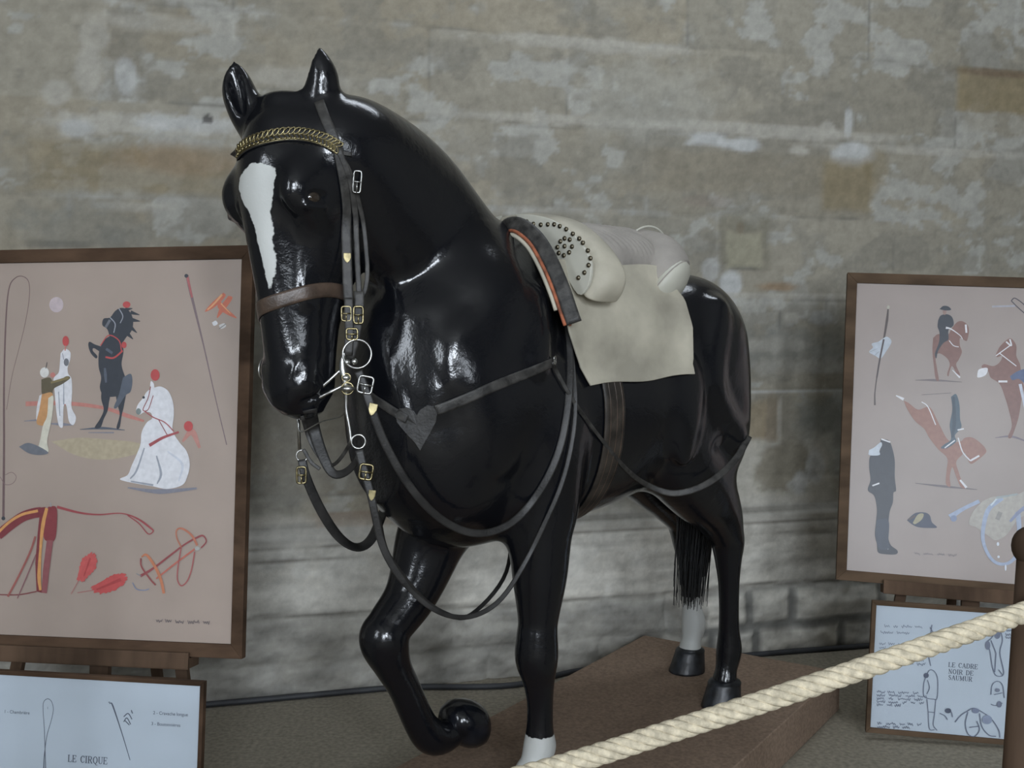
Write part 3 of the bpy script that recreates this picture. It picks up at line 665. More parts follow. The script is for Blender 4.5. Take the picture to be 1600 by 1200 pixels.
studs = [(363, 160), (400, 164), (435, 162), (467, 162), (495, 171), (527, 186), (560, 209), (592, 233), (610, 254), (635, 293), (648, 331), (639, 366), (618, 403), (588, 429), (330, 148), (519, 232), (545, 238), (498, 247), (483, 276), (519, 271), (556, 273), (490, 305), (515, 317), (542, 302)]
for x, y in studs:
    p = T(720 + x * .3125, 300 + y * .3125, -.045); b = MB(); b.sphere(p, (.0055, .0068, .0068), 10, 7); fsmooth(b.build('stud', M['stud'], pb))
# gullet arch in front
arch = [T(px, py, .03) for px, py in [(786, 360), (797, 351), (812, 352), (828, 362), (843, 378), (856, 400), (868, 425), (880, 455), (890, 485), (897, 505)]]
ac = catmull(arch, 30); an = unit(np.array([[.75, .5, .35]] * 30)); strap('gullet_arch', (ac, an), .042, .010, 'greyleather', sd)
asd = unit(np.cross(np.gradient(ac, axis=0), an)); asd *= np.where(asd[:, 1:2] > 0, -1, 1); b = MB(); b.tube((ac + asd * .024 + an * .006)[4:], .005, 7); fsmooth(b.build('piping', M['orange'], sd))
b = MB(); b.tube(ac[4:26] + asd[4:26] * .034, .006, 7); fsmooth(b.build('lining', M['cream'], sd))
# girth
gl = lambda a: np.array([-.02 + .045 * math.cos(a), 0, 0])
P1, N1 = loop(np.array([-.175, 0, 1.08]), np.array([0, 1., 0]), np.array([0, 0, 1.]), 60, .004, 1.0, lift=lambda a: np.array([-.015 + .03 * math.sin(a), 0, 0]), arc=(.35, -PI - .35))
g_ = strap('girth', (P1, N1), .078, .004, 'girth', sd)
for q in (-.028, -.006, .018):
    tg = np.gradient(P1, axis=0); side = unit(np.cross(tg, N1)); b = MB(); b.tube(P1 + side * q + N1 * .0035, .0016, 5); fsmooth(b.build('stitching', M['brownleather'], g_))
# ------------------------------------------------------------------ room shell
WO = np.array([-1.167, 3.973, 0.]); WA = np.array([.964, .266, 0.]); WA /= np.linalg.norm(WA); WN = np.array([WA[1], -WA[0], 0.])   # along, toward the room
WROT = math.atan2(WA[1], WA[0])
def wallpt(a, z, d=0): return WO + WA * a + WN * d + np.array([0, 0, z])
_lat = {}
def vnoise(x, y, seed):
    if seed not in _lat: _lat[seed] = np.random.RandomState(seed).rand(256, 256)
    L = _lat[seed]; xi = np.floor(x).astype(int); yi = np.floor(y).astype(int); fx = x - xi; fy = y - yi
    fx = fx * fx * (3 - 2 * fx); fy = fy * fy * (3 - 2 * fy); g = lambda i, j: L[i % 256, j % 256]
    return (g(xi, yi) * (1 - fx) + g(xi + 1, yi) * fx) * (1 - fy) + (g(xi, yi + 1) * (1 - fx) + g(xi + 1, yi + 1) * fx) * fy
def fbm(x, y, seed, o=4, r=.5):
    s = 0; a = 1; n = 0
    for k in range(o): s = s + a * vnoise(x * 2 ** k + 17 * k, y * 2 ** k + 31 * k, seed + k); n += a; a *= r
    return s / n
A0, A1, ZH = -3.4, 6.2, 4.6; HW_ = .0125
ga = np.arange(A0, A1 + HW_, HW_); gz = np.arange(0, ZH + HW_, HW_); AA, ZZ = np.meshgrid(ga, gz, indexing='ij')
wx = AA + .02 * (fbm(AA * 4, ZZ * 4, 5) - .5); wz = ZZ + .022 * (fbm(AA * 3, ZZ * 3, 9) - .5) + .02 * (AA - 1.2) / 3 * 0
courses = [(-.02, .13, [-.9, -.3, .25, .62, 1.1, 1.6, 2.12, 2.34, 2.78, 3.3, 3.9]), (.13, .31, [-1.1, -.6, -.1, .5, .95, 1.4, 1.9, 2.3, 2.52, 2.98, 3.4, 4]), (.31, .62, [-1, -.2, .42, 1.62, 2.72, 3.6, 4.4]),
           (.62, .80, [-1.2, -.4, .33, .70, 1.7, 2.1, 3.0, 3.8]), (.80, 1.19, [-1, -.1, .75, 1.5, 2.42, 3.2, 4.1]), (1.19, 1.60, [-.7, .2, 1.0, 1.9, 2.7, 3.6]), (1.60, 1.97, [-1.1, -.5, .35, 1.2, 2.15, 3.05, 3.9]),
           (1.97, 2.32, [-.64, .62, 1.14, 1.81, 2.92, 3.8]), (2.32, 2.69, [-.36, .87, 1.45, 2.47, 3.38, 4.3]), (2.69, 3.05, [-.9, .1, 1.1, 2.0, 2.9, 3.7]), (3.05, 3.42, [-.4, .6, 1.5, 2.5, 3.3]), (3.42, 3.8, [-.9, .2, 1.2, 2.1, 3.0]), (3.8, 4.7, [-.3, .8, 1.7, 2.8])]
dj = np.full(AA.shape, 9.); tint = np.zeros(AA.shape); warm = np.zeros(AA.shape); lump = np.zeros(AA.shape); rs = np.random.RandomState(4)
for z0, z1, js in courses:
    js = sorted([j for j in js] + [min(js) - .8 * k for k in (1, 2, 3, 4)] + [max(js) + .8 * k for k in (1, 2, 3, 4)]); row = (wz >= z0) & (wz < z1)
    dz = np.minimum(np.abs(wz - z0), np.abs(wz - z1)); dj = np.where(row, np.minimum(dj, dz), dj)
    for a, b in zip(js[:-1], js[1:]):
        m = row & (wx >= a) & (wx < b); tint[m] = rs.uniform(-1, 1); warm[m] = rs.uniform(-1, 1)
        da = np.minimum(wx - a, b - wx); dj = np.where(m, np.minimum(dj, da), dj)
def mixc(C_, col, k): return C_ * (1 - k[..., None]) + np.array(col) * k[..., None]
def sstep(a, b, x): t = np.clip((x - a) / (b - a), 0, 1); return t * t * (3 - 2 * t)
n1 = fbm(AA * 1.6, ZZ * 2.6, 11, 5); n2 = fbm(AA * 6, ZZ * 9, 21, 5, .6); n3 = fbm(AA * 3, ZZ * 30, 31, 4); n4 = fbm(AA * 16, ZZ * 22, 41, 4, .6); n5 = fbm(AA * 2.2, ZZ * 3.0, 61, 4)
base = np.zeros(AA.shape + (3,)) + np.array([.325, .302, .245])
base *= (1 + .07 * tint + .10 * (n1 - .5) * 2 + .10 * (n3 - .5) + .10 * (n4 - .5))[..., None]
base = mixc(base, (.34, .275, .175), np.clip(.22 * warm + .10, 0, .4) * sstep(.35, .6, n1))
base = mixc(base, (.29, .275, .23), sstep(.52, .57, n2) * .6)
base = mixc(base, (.43, .425, .385), sstep(.53, .57, n5 * .4 + n2 * .6) * .75)
base = mixc(base, (.255, .24, .20), sstep(.56, .60, fbm(AA * 3.3, ZZ * 5, 131, 5, .55)) * .6)
# mortar: pale smears, thin dark lines in places
jl = np.exp(-(dj / .012) ** 2)
base = mixc(base, (.46, .455, .42), jl * sstep(.45, .62, n2) * .45 * (ZZ > .62))
base = mixc(base, (.20, .19, .16), np.exp(-(dj / .006) ** 2) * sstep(.48, .62, fbm(AA * 3, ZZ * 3, 71)) * .7)
def patch(ca, cz, ra, rz, col, k=.8, soft=.25, rough=.8, box=False, f=9, seed=90):
    global base
    u = (AA - ca) / ra; v = (ZZ - cz) / rz
    r = np.maximum(np.abs(u), np.abs(v)) if box else np.sqrt(u * u + v * v)
    r = r + rough * (fbm(AA * f, ZZ * f * 1.2, seed + int(ca * 37 + cz * 91) % 50, 4, .6) - .5)
    base = mixc(base, col, (1 - sstep(1 - soft, 1 + soft, r)) * k)
WHT = (.54, .55, .54); PAL = (.46, .44, .385); OCH = (.27, .215, .12); BRN = (.24, .20, .145); DRK = (.15, .145, .13); GRY = (.23, .235, .215)
for p in [(.2, .95, .35, .25, (.40, .38, .33), .7, .5, 1.0), (-.27, 2.07, .36, .09, OCH, .55, .3, .3, True), (-.10, 2.11, .22, .06, (.28, .19, .11), .5, .5), (-.25, 2.235, .33, .035, PAL, .9, .4, 1.5, False, 22), (-.05, 2.25, .18, .03, WHT, .7, .4, 1.6, False, 26),
          (-.47, 2.21, .06, .03, WHT, .7, .5, .9), (-.53, 2.34, .05, .045, PAL, .8), (-.42, 2.43, .05, .09, PAL, .8), (-.29, 2.42, .035, .07, WHT, .6), (-.4, 2.55, .05, .06, PAL, .6), (.0, 2.272, .019, .018, (.10, .095, .09), .9, .2, .2),
          (-.28, 1.93, .15, .02, PAL, .6), (-.45, 1.85, .2, .08, GRY, .4, .3, 1.2), (-.55, 1.78, .12, .015, DRK, .5, .3, .8), (.35, 2.45, .25, .04, PAL, .5, .4, 1.4), (-.1, 2.62, .3, .03, PAL, .5, .4, 1.2),
          (.6, 2.2, .6, .10, (.36, .34, .29), .3), (1.55, 2.67, .5, .03, PAL, .7, .4, 1.2, False, 14), (2.35, 2.35, .7, .028, PAL, .85, .4, 1.0, False, 14), (1.35, 2.345, .45, .02, PAL, .7, .4, 1.0, False, 14), (3.2, 2.30, .6, .02, PAL, .6, .4, 1.0),
          (1.8, 2.45, .35, .16, (.42, .41, .36), .5, .3, 1.1), (2.1, 2.3, .09, .025, WHT, .8, .3, 1.0, True), (2.26, 2.285, .10, .03, WHT, .85, .3, .9), (2.82, 2.26, .10, .055, WHT, .85, .25, .9), (2.80, 2.41, .025, .06, WHT, .7), (2.70, 2.38, .035, .03, PAL, .8), (2.55, 2.27, .05, .02, PAL, .8),
          (2.35, 2.16, .55, .09, (.29, .255, .19), .5, .2, .3, True), (2.80, 2.12, .13, .11, OCH, .6, .2, .25, True), (2.95, 2.2, .07, .08, OCH, .4), (3.60, 2.60, .22, .10, OCH, .75, .12, .2, True), (3.6, 2.685, .22, .02, (.16, .11, .08), .6, .4, .5), (3.7, 2.45, .3, .06, OCH, .25),
          (2.285, 1.86, .125, .125, (.22, .205, .155), .6, .15, .3, True), (2.285, 1.82, .085, .08, (.37, .35, .26), .8, .2, .3, True), (2.26, 1.92, .02, .03, BRN, .7), (2.29, 1.742, .09, .008, DRK, .7, .4, .5), (2.1, 2.03, .1, .03, (.28, .24, .2), .6, .4, 1.2),
          (2.22, 1.67, .055, .06, WHT, .9, .2, .6), (2.12, 1.73, .04, .05, WHT, .5), (2.22, 1.57, .03, .06, WHT, .6), (2.45, 1.66, .10, .02, (.33, .22, .13), .7, .4, .9), (2.35, 1.62, .4, .012, PAL, .7, .4, 1.2, False, 18), (2.52, 1.52, .045, .03, PAL, .8), (2.46, 1.5, .012, .05, DRK, .5), (2.68, 1.52, .06, .03, WHT, .4),
          (2.55, 1.38, .38, .10, GRY, .6, .5, 1.6, False, 14), (2.4, 1.40, .3, .03, PAL, .5, .5, 1.6, False, 18), (2.6, 1.3, .3, .03, PAL, .5, .5, 1.6, False, 18), (2.55, 1.19, .4, .006, (.50, .50, .47), .9, .4, .6), (2.43, 1.03, .05, .15, BRN, .8, .3, .9), (2.47, 1.05, .01, .12, PAL, .7, .3, .9), (2.35, 1.02, .05, .12, (.33, .27, .18), .7, .2, .5, True),
          (2.82, .98, .25, .20, (.27, .28, .25), .6, .3, .5, True), (2.72, 1.05, .14, .10, GRY, .5, .5, 1.4, False, 16), (2.48, .82, .24, .16, PAL, .9, .15, .7, True), (2.50, .84, .16, .12, (.21, .19, .145), .85, .2, .8), (2.66, .84, .04, .08, WHT, .6), (2.58, .78, .05, .05, WHT, .6, .4, 1.6, False, 22),
          (.18, .80, .14, .10, GRY, .35, .4, 1.0, False, 14), (.12, .82, .04, .05, DRK, .5, .4, 1.0, False, 20), (.2, .70, .2, .03, PAL, .7, .4, 1.2), (.32, .655, .32, .035, (.17, .16, .145), .7, .25, .5), (.56, .70, .17, .028, (.30, .235, .175), .8, .12, .1, True),
          (1.0, .40, 1.6, .06, PAL, .55, .6, 1.2, False, 6), (2.35, .40, .3, .05, PAL, .6, .5, 1.0)]:
    patch(*p)
low = sstep(.34, .27, ZZ + .05 * (n5 - .5)); base = mixc(base, (.50, .485, .44), sstep(.75, .62, ZZ) * .75)  # pale stone at the foot, brightened further where little light reaches
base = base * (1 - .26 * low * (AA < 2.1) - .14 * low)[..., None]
base = base * (1 + .42 * sstep(1.3, .6, ZZ))[..., None]  # lower wall colour lifted to stand in for missing light
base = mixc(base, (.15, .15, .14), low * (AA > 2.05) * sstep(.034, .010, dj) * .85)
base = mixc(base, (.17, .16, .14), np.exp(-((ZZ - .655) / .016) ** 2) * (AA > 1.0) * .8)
for zz_ in (.60, .545): base = mixc(base, (.18, .16, .135), np.exp(-((wz - zz_) / .005) ** 2) * .7 * sstep(.35, .5, fbm(AA * 2, ZZ * 2, 77)))
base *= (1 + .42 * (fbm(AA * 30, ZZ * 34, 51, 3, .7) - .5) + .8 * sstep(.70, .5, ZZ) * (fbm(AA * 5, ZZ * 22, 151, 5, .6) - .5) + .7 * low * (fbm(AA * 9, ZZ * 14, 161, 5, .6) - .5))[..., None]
base = mixc(base, (.15, .14, .12), np.exp(-((ZZ + .05 * (n5 - .5) + .02 * (n2 - .5) - .315) / .008) ** 2) * .7)
disp = -.003 * np.exp(-(dj / .010) ** 2) + .004 * (n2 - .5) + .006 * (n1 - .5) + .0025 * (n4 - .5)
disp += .035 * sstep(.665, .64, ZZ + .006 * (n2 - .5)) + .02 * sstep(.56, .54, ZZ) * 0
disp += sstep(.36, .28, ZZ) * (.030 * np.clip(1 - np.exp(-dj / .05), 0, 1) + .050 * (fbm(AA * 5, ZZ * 9, 81, 4) - .5) + .020 * (n4 - .5)) + sstep(.66, .5, ZZ) * .020 * (fbm(AA * 4, ZZ * 16, 83, 4) - .5)
rim = (AA < A0 + .05) | (AA > A1 - .05); disp = np.where(rim, 0, disp) - .004 * np.exp(-((wz - .60) / .006) ** 2) - .004 * np.exp(-((wz - .545) / .006) ** 2)
V_ = np.stack([AA, np.zeros_like(AA), ZZ], -1).reshape(-1, 3); V_ = WO + V_[:, :1] * WA + (disp.reshape(-1, 1)) * WN + V_[:, 2:] * np.array([0, 0, 1.])
na, nz = AA.shape; ii = (np.arange(na - 1)[:, None] * nz + np.arange(nz - 1)[None]).ravel(); Fw = np.stack([ii, ii + nz, ii + nz + 1, ii + 1], 1)
def stone_mat():
    m = bpy.data.materials.new('old_limestone'); t = nt(m); b = t.nodes['Principled BSDF']; N = t.nodes.new; Lk = t.links.new
    at = N('ShaderNodeAttribute'); at.attribute_name = 'stone'; tc = N('ShaderNodeTexCoord')
    n = N('ShaderNodeTexNoise'); n.inputs['Scale'].default_value = 40; n.inputs['Detail'].default_value = 8; n.inputs['Roughness'].default_value = .7; Lk(tc.outputs['Object'], n.inputs['Vector'])
    mr = N('ShaderNodeMapRange'); Lk(n.outputs['Fac'], mr.inputs[0]); mr.inputs[3].default_value = .82; mr.inputs[4].default_value = 1.18
    mx = N('ShaderNodeVectorMath'); mx.operation = 'SCALE'; Lk(at.outputs['Color'], mx.inputs[0]); Lk(mr.outputs[0], mx.inputs['Scale']); Lk(mx.outputs[0], b.inputs['Base Color'])
    b.inputs['Roughness'].default_value = .95; b.inputs['Specular IOR Level'].default_value = .15
    bu = N('ShaderNodeBump'); bu.inputs['Strength'].default_value = .35; bu.inputs['Distance'].default_value = .006; Lk(n.outputs['Fac'], bu.inputs['Height']); Lk(bu.outputs[0], b.inputs['Normal'])
    return m
M['stone'] = stone_mat()
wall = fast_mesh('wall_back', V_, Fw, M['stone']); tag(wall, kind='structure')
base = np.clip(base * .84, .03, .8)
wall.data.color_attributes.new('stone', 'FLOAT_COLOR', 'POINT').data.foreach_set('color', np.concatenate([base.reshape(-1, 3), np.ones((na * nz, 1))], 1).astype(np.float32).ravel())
UZ = np.array([0, 0, 1.])
RD = 9.0   # room depth from the stone wall
def slab(name, a0, a1, d0, d1, z0, z1, m):
    b = MB(); c = wallpt((a0 + a1) / 2, (z0 + z1) / 2, (d0 + d1) / 2); b.box(c, WA * (a1 - a0), WN * (d1 - d0), UZ * (z1 - z0)); return tag(b.build(name, m), kind='structure')
slab('floor', A0 - .3, A1 + .3, -.3, RD + .3, -.2, 0, M['floor'])
SK = (.9, 3.0, .35, 1.15)   # roof light: along0, along1, depth0, depth1
b = MB()
for a0, a1, d0, d1 in [(A0 - .3, SK[0], -.3, RD + .3), (SK[1], A1 + .3, -.3, RD + .3), (SK[0], SK[1], -.3, SK[2]), (SK[0], SK[1], SK[3], RD + .3)]:
    b.box(wallpt((a0 + a1) / 2, ZH + .1, (d0 + d1) / 2), WA * (a1 - a0), WN * (d1 - d0), UZ * .2)
tag(b.build('ceiling', M['plaster']), kind='structure')
slab('wall_right', A1, A1 + .3, 0, RD, 0, ZH, M['plaster'])
def holed(name, o, x, L, n, holes, m):
    """wall with rectangular openings; o start, x direction, n inward normal"""
    b = MB(); th = .4; us = sorted({0, L} | {h[0] for h in holes} | {h[1] for h in holes}); zs = sorted({0, ZH} | {h[2] for h in holes} | {h[3] for h in holes})
    for u0, u1 in zip(us[:-1], us[1:]):
        for z0, z1 in zip(zs[:-1], zs[1:]):
            if any(h[0] <= u0 and u1 <= h[1] and h[2] <= z0 and z1 <= h[3] for h in holes): continue
            b.box(o + x * (u0 + u1) / 2 + UZ * (z0 + z1) / 2 - n * th / 2, x * (u1 - u0), n * th, UZ * (z1 - z0))
    return tag(b.build(name, m), kind='structure')
WF_O = wallpt(A0, 0, RD); HF_ = [(3.9, 4.8, 2.3, 4.1), (1.6, 3.2, 1.2, 3.6), (5.8, 7.2, 1.2, 3.0)]  # second opening is an added fill window that brightens the wall
HL_ = [(4.6, 6.0, 1.6, 3.9)]
holed('wall_front', WF_O, WA, A1 - A0, -WN, HF_, M['plaster'])
holed('wall_left', wallpt(A0, 0, 0), WN, RD, WA, HL_, M['plaster'])
M['glass'] = bpy.data.materials.new('window_glass'); t_ = nt(M['glass']); t_.nodes.remove(t_.nodes['Principled BSDF'])
g_t = t_.nodes.new('ShaderNodeBsdfTransparent'); g_g = t_.nodes.new('ShaderNodeBsdfGlossy'); g_g.inputs['Roughness'].default_value = .3; fr_ = t_.nodes.new('ShaderNodeFresnel'); fr_.inputs[0].default_value = 1.22
mx_ = t_.nodes.new('ShaderNodeMixShader'); t_.links.new(fr_.outputs[0], mx_.inputs[0]); t_.links.new(g_t.outputs[0], mx_.inputs[1]); t_.links.new(g_g.outputs[0], mx_.inputs[2]); t_.links.new(mx_.outputs[0], t_.nodes['Material Output'].inputs[0])
k_ = 0
def window(o, x, n, h, power, col, sky=None):
    global k_
    k_ += 1; UZ = np.array([0, 0, 1.])
    if sky: UZ = WN; h = (sky[0], sky[1], sky[2], sky[3])
    w_, hh = h[1] - h[0], h[3] - h[2]; c = o + x * (h[0] + h[1]) / 2 + UZ * (h[2] + h[3]) / 2
    b = MB(); f = .06
    for s in (-1, 1):
        b.box(c + x * s * (w_ / 2 - f / 2) - n * .2, x * f, n * .06, UZ * hh); b.box(c + UZ * s * (hh / 2 - f / 2) - n * .2, x * w_, n * .06, UZ * f)
    b.box(c - n * .2, x * .035, n * .04, UZ * hh)
    for q in (-.25, 0, .25): b.box(c + UZ * q * hh - n * .2, x * w_, n * .04, UZ * .03)
    wo = tag(b.build('window_%d' % k_, M['plaster']), kind='structure')
    L = bpy.data.lights.new('daylight', 'AREA'); L.shape = 'RECTANGLE'; L.size = w_; L.size_y = hh; L.energy = power; L.color = col
    lo = bpy.data.objects.new('daylight', L); COL.objects.link(lo); lo.location = c - n * .38
    zz = Vector(-n); xx = Vector(x); yy = zz.cross(xx); lo.matrix_world = Matrix.Translation(Vector(c - n * .38)) @ Matrix((xx, yy, zz)).transposed().to_4x4()
BLUE = (.84, .91, 1.0)
for h, p in zip(HF_, (205, 250, 50)): window(WF_O, WA, -WN, h, p, BLUE)
for h, p in zip(HL_, (110,)): window(wallpt(A0, 0, 0), WN, WA, h, p, BLUE)
window(wallpt(0, ZH, 0) , WA, -UZ, (SK[0], SK[1], 0, 0), 38, BLUE, SK)
# dark cable lying along the foot of the wall
b = MB(); cpts = []
for px, py in [(300, 1106), (380, 1099), (430, 1091), (470, 1084), (560, 1079), (640, 1078), (800, 1075)]:
    r_ = ray(px, py); k = -CAM[2] / r_[2]; P_ = CAM + r_ * k; a = (P_ - WO) @ WA; cpts.append((a, max(.062, (P_ - WO) @ WN)))
cp = [wallpt(-3.2, .012, .11), wallpt(-.6, .012, .10)] + [wallpt(a, .012, d) for a, d in cpts] + [wallpt(1.5, .010, .058), wallpt(1.95, .010, .058), wallpt(2.5, .012, .07), wallpt(3.2, .012, .09), wallpt(5.8, .012, .10)]
b.tube(catmull(cp, 90), .012, 8); o = fsmooth(b.build('cable', M['dark'])); tag(o, 'thin black cable running along the foot of the stone wall', 'cable')
# ------------------------------------------------------------------ platform
PC = np.array([.57, 4.36, 0]); E1 = np.array([-.564, -.826, 0]); E1 /= np.linalg.norm(E1); E2 = np.array([-E1[1], E1[0], 0])
b = MB(); b.box(PC + E1 * 1.3 + E2 * .42 + UZ * PLZ / 2, E1 * 2.6, E2 * .84, UZ * PLZ)
pf = b.build('platform', M['carpet'], bevel=.004); tag(pf, 'low rectangular platform covered in brown carpet under the horse', 'platform')
# ------------------------------------------------------------------ panels (framed prints on easels)
def scaled(o, h, up, W, H, k): return CAM + (np.array(o) + (0, 0, .15) - CAM) * k, unit(h), unit(up), W * k, H * k
class Panel:
    def __init__(s, name, label, cat, o, h, up, W, H, fw, depth, fmat, pmat):
        s.o, s.h, s.W, s.H = o, h, W, H; s.n = unit(np.cross(h, up)); s.up = np.cross(s.n, h); s.name = name
        s.root = empty(name, tuple(o)); tag(s.root, label, cat); s.fw = fw; s.depth = depth
        b = MB(); bw = fw
        for (p0, p1, q0, q1) in [((0, 0), (W, 0), (W - bw, bw), (bw, bw)), ((W, 0), (W, H), (W - bw, H - bw), (W - bw, bw)), ((W, H), (0, H), (bw, H - bw), (W - bw, H - bw)), ((0, H), (0, 0), (bw, bw), (bw, H - bw))]:
            vs = []
            for z in (0, 1):
                for j, p in enumerate((p0, p1, q0, q1)): vs.append(s.h * p[0] + s.up * p[1] + s.n * ((depth if j < 2 else depth * .72) * z))
            b.add(vs, [(0, 1, 2, 3), (4, 7, 6, 5), (0, 4, 5, 1), (2, 6, 7, 3), (0, 3, 7, 4), (1, 5, 6, 2)])
        s.frame = b.build('frame', fmat, s.root, bevel=.0015)
        b = MB(); b.box(s.h * W / 2 + s.up * H / 2 + s.n * .003, s.h * (W - .006), s.up * (H - .006), s.n * .004); b.build('backing_board', M['wood'], s.root)
        s.mb = MB(); s.mats = [pmat]; s.key = {}; s.z = depth * .35; s.pmat = pmat
        s.q([(bw * .8, bw * .8), (W - bw * .8, bw * .8), (W - bw * .8, H - bw * .8), (bw * .8, H - bw * .8)], 0)
    def q(s, poly, mi):
        n0 = len(s.mb.v); s.mb.v += [tuple(s.h * x + s.up * y + s.n * s.z) for x, y in poly]; ar = sum(poly[i][0] * poly[(i + 1) % len(poly)][1] - poly[(i + 1) % len(poly)][0] * poly[i][1] for i in range(len(poly)))
        f = tuple(range(n0, n0 + len(poly))); s.mb.f.append(f if ar > 0 else f[::-1]); s.mb.m.append(mi); s.z += .00005
    def uv(s, px, py):
        r = ray(px, py); P0 = s.o + s.n * (s.depth * .35 + .001); k = ((P0 - CAM) @ s.n) / (r @ s.n); P = CAM + r * k - s.o; return P @ s.h, P @ s.up
    def col(s, c):
        if c not in s.key:
            s.key[c] = len(s.mats); s.mats.append(inkm(c))
        return s.key[c]
    def inside(s, p): e = s.fw * .85; return (min(max(p[0], e), s.W - e), min(max(p[1], e), s.H - e))
    def shape(s, pts, c, smooth=True, n=None):
        P = np.array([s.inside(s.uv(*p)) for p in pts])
        if smooth: P = catmull(np.vstack([P, P[:1]]), n or len(pts) * 5)[:-1]
        s.q([tuple(p) for p in P], s.col(c))
    def stroke(s, pts, w, c, n=None, wob=0):
        P = catmull([s.inside(s.uv(*p)) for p in pts], n or max(4, len(pts) * 5)); t = np.gradient(P, axis=0); t /= np.linalg.norm(t, axis=1)[:, None] + 1e-9; d = np.stack([-t[:, 1], t[:, 0]], 1)
        w = np.interp(np.linspace(0, 1, len(P)), np.linspace(0, 1, len(np.atleast_1d(w))), np.atleast_1d(w)) * s.W / s.pxw / 2
        mi = s.col(c); L_ = P + d * w[:, None]; R_ = P - d * w[:, None]; n0 = len(s.mb.v)
        s.mb.v += [tuple(s.h * x + s.up * y + s.n * s.z) for x, y in L_] + [tuple(s.h * x + s.up * y + s.n * s.z) for x, y in R_]; m = len(P)
        for i in range(m - 1): s.mb.f.append((n0 + i, n0 + m + i, n0 + m + i + 1, n0 + i + 1)); s.mb.m.append(mi)
        s.z += .00005
    def blob(s, px, py, rx, ry, c, n=14, jag=0, rot=0):
        rn = random.Random(int(px * 7 + py)); s.shape([(px + (rx * math.cos(a) * math.cos(rot) - ry * math.sin(a) * math.sin(rot)) * (1 + rn.uniform(-jag, jag)), py + (rx * math.cos(a) * math.sin(rot) + ry * math.sin(a) * math.cos(rot)) * (1 + rn.uniform(-jag, jag))) for a in np.linspace(0, 2 * PI, n, endpoint=False)], c, n=n * 3)
    def done(s, pname='print'):
        o = mesh_obj(pname, s.mb.v, s.mb.f, s.mats, s.root, False, s.mb.m)
        e = s.fw * .75; z = s.depth * .62; b = MB(); b.box(s.h * s.W / 2 + s.up * s.H / 2 + s.n * z, s.h * (s.W - 2 * e), s.up * (s.H - 2 * e), s.n * .002); b.build('glass_pane', M['glass'], s.root)
        return o
_ink = {}
def inkm(c):
    if c not in _ink:
        l = tuple((v / 255 / 12.92 if v < 10 else ((v / 255 + .055) / 1.055) ** 2.4) for v in c); _ink[c] = mat('pigment', tuple(min(.9, ((x * .86 + .14 * sum(l) / 3) * .93 + .018) * KP) for x in l), .7, var=.05, vscale=70, bump=0, spec=.3)
    return _ink[c]
KP = 1.05
paper = mat('pink_paper', (.38, .31, .265), .75, var=.03, vscale=4, bump=.05, bscale=200, spec=.3)
white = mat('white_paper', (.47, .53, .59), .7, var=.03, vscale=4, bump=.05, bscale=200, spec=.3)
def text(pan, s_, px, py, hpx, c, parent_scale=1, bold=0, anchor=0):
    """lettering laid flat on a print"""
    cu = bpy.data.curves.new('t', 'FONT'); cu.body = s_; cu.size = 1; cu.offset = bold; ob = bpy.data.objects.new('t', cu); COL.objects.link(ob)
    dg = bpy.context.evaluated_depsgraph_get(); me = ob.evaluated_get(dg).to_mesh(); k = pan.W / pan.pxw * hpx / .72; ox, oy = pan.uv(px, py)
    n0 = len(pan.mb.v); pan.mb.v += [tuple(pan.h * (ox + v.co.x * k * parent_scale) + pan.up * (oy + v.co.y * k) + pan.n * pan.z) for v in me.vertices]; mi = pan.col(c)
    for p in me.polygons:
        vi = list(p.vertices); pan.mb.f.append(tuple(n0 + i for i in vi)); pan.mb.m.append(mi)
    pan.z += .0001; ob.evaluated_get(dg).to_mesh_clear(); bpy.data.objects.remove(ob); bpy.data.curves.remove(cu)
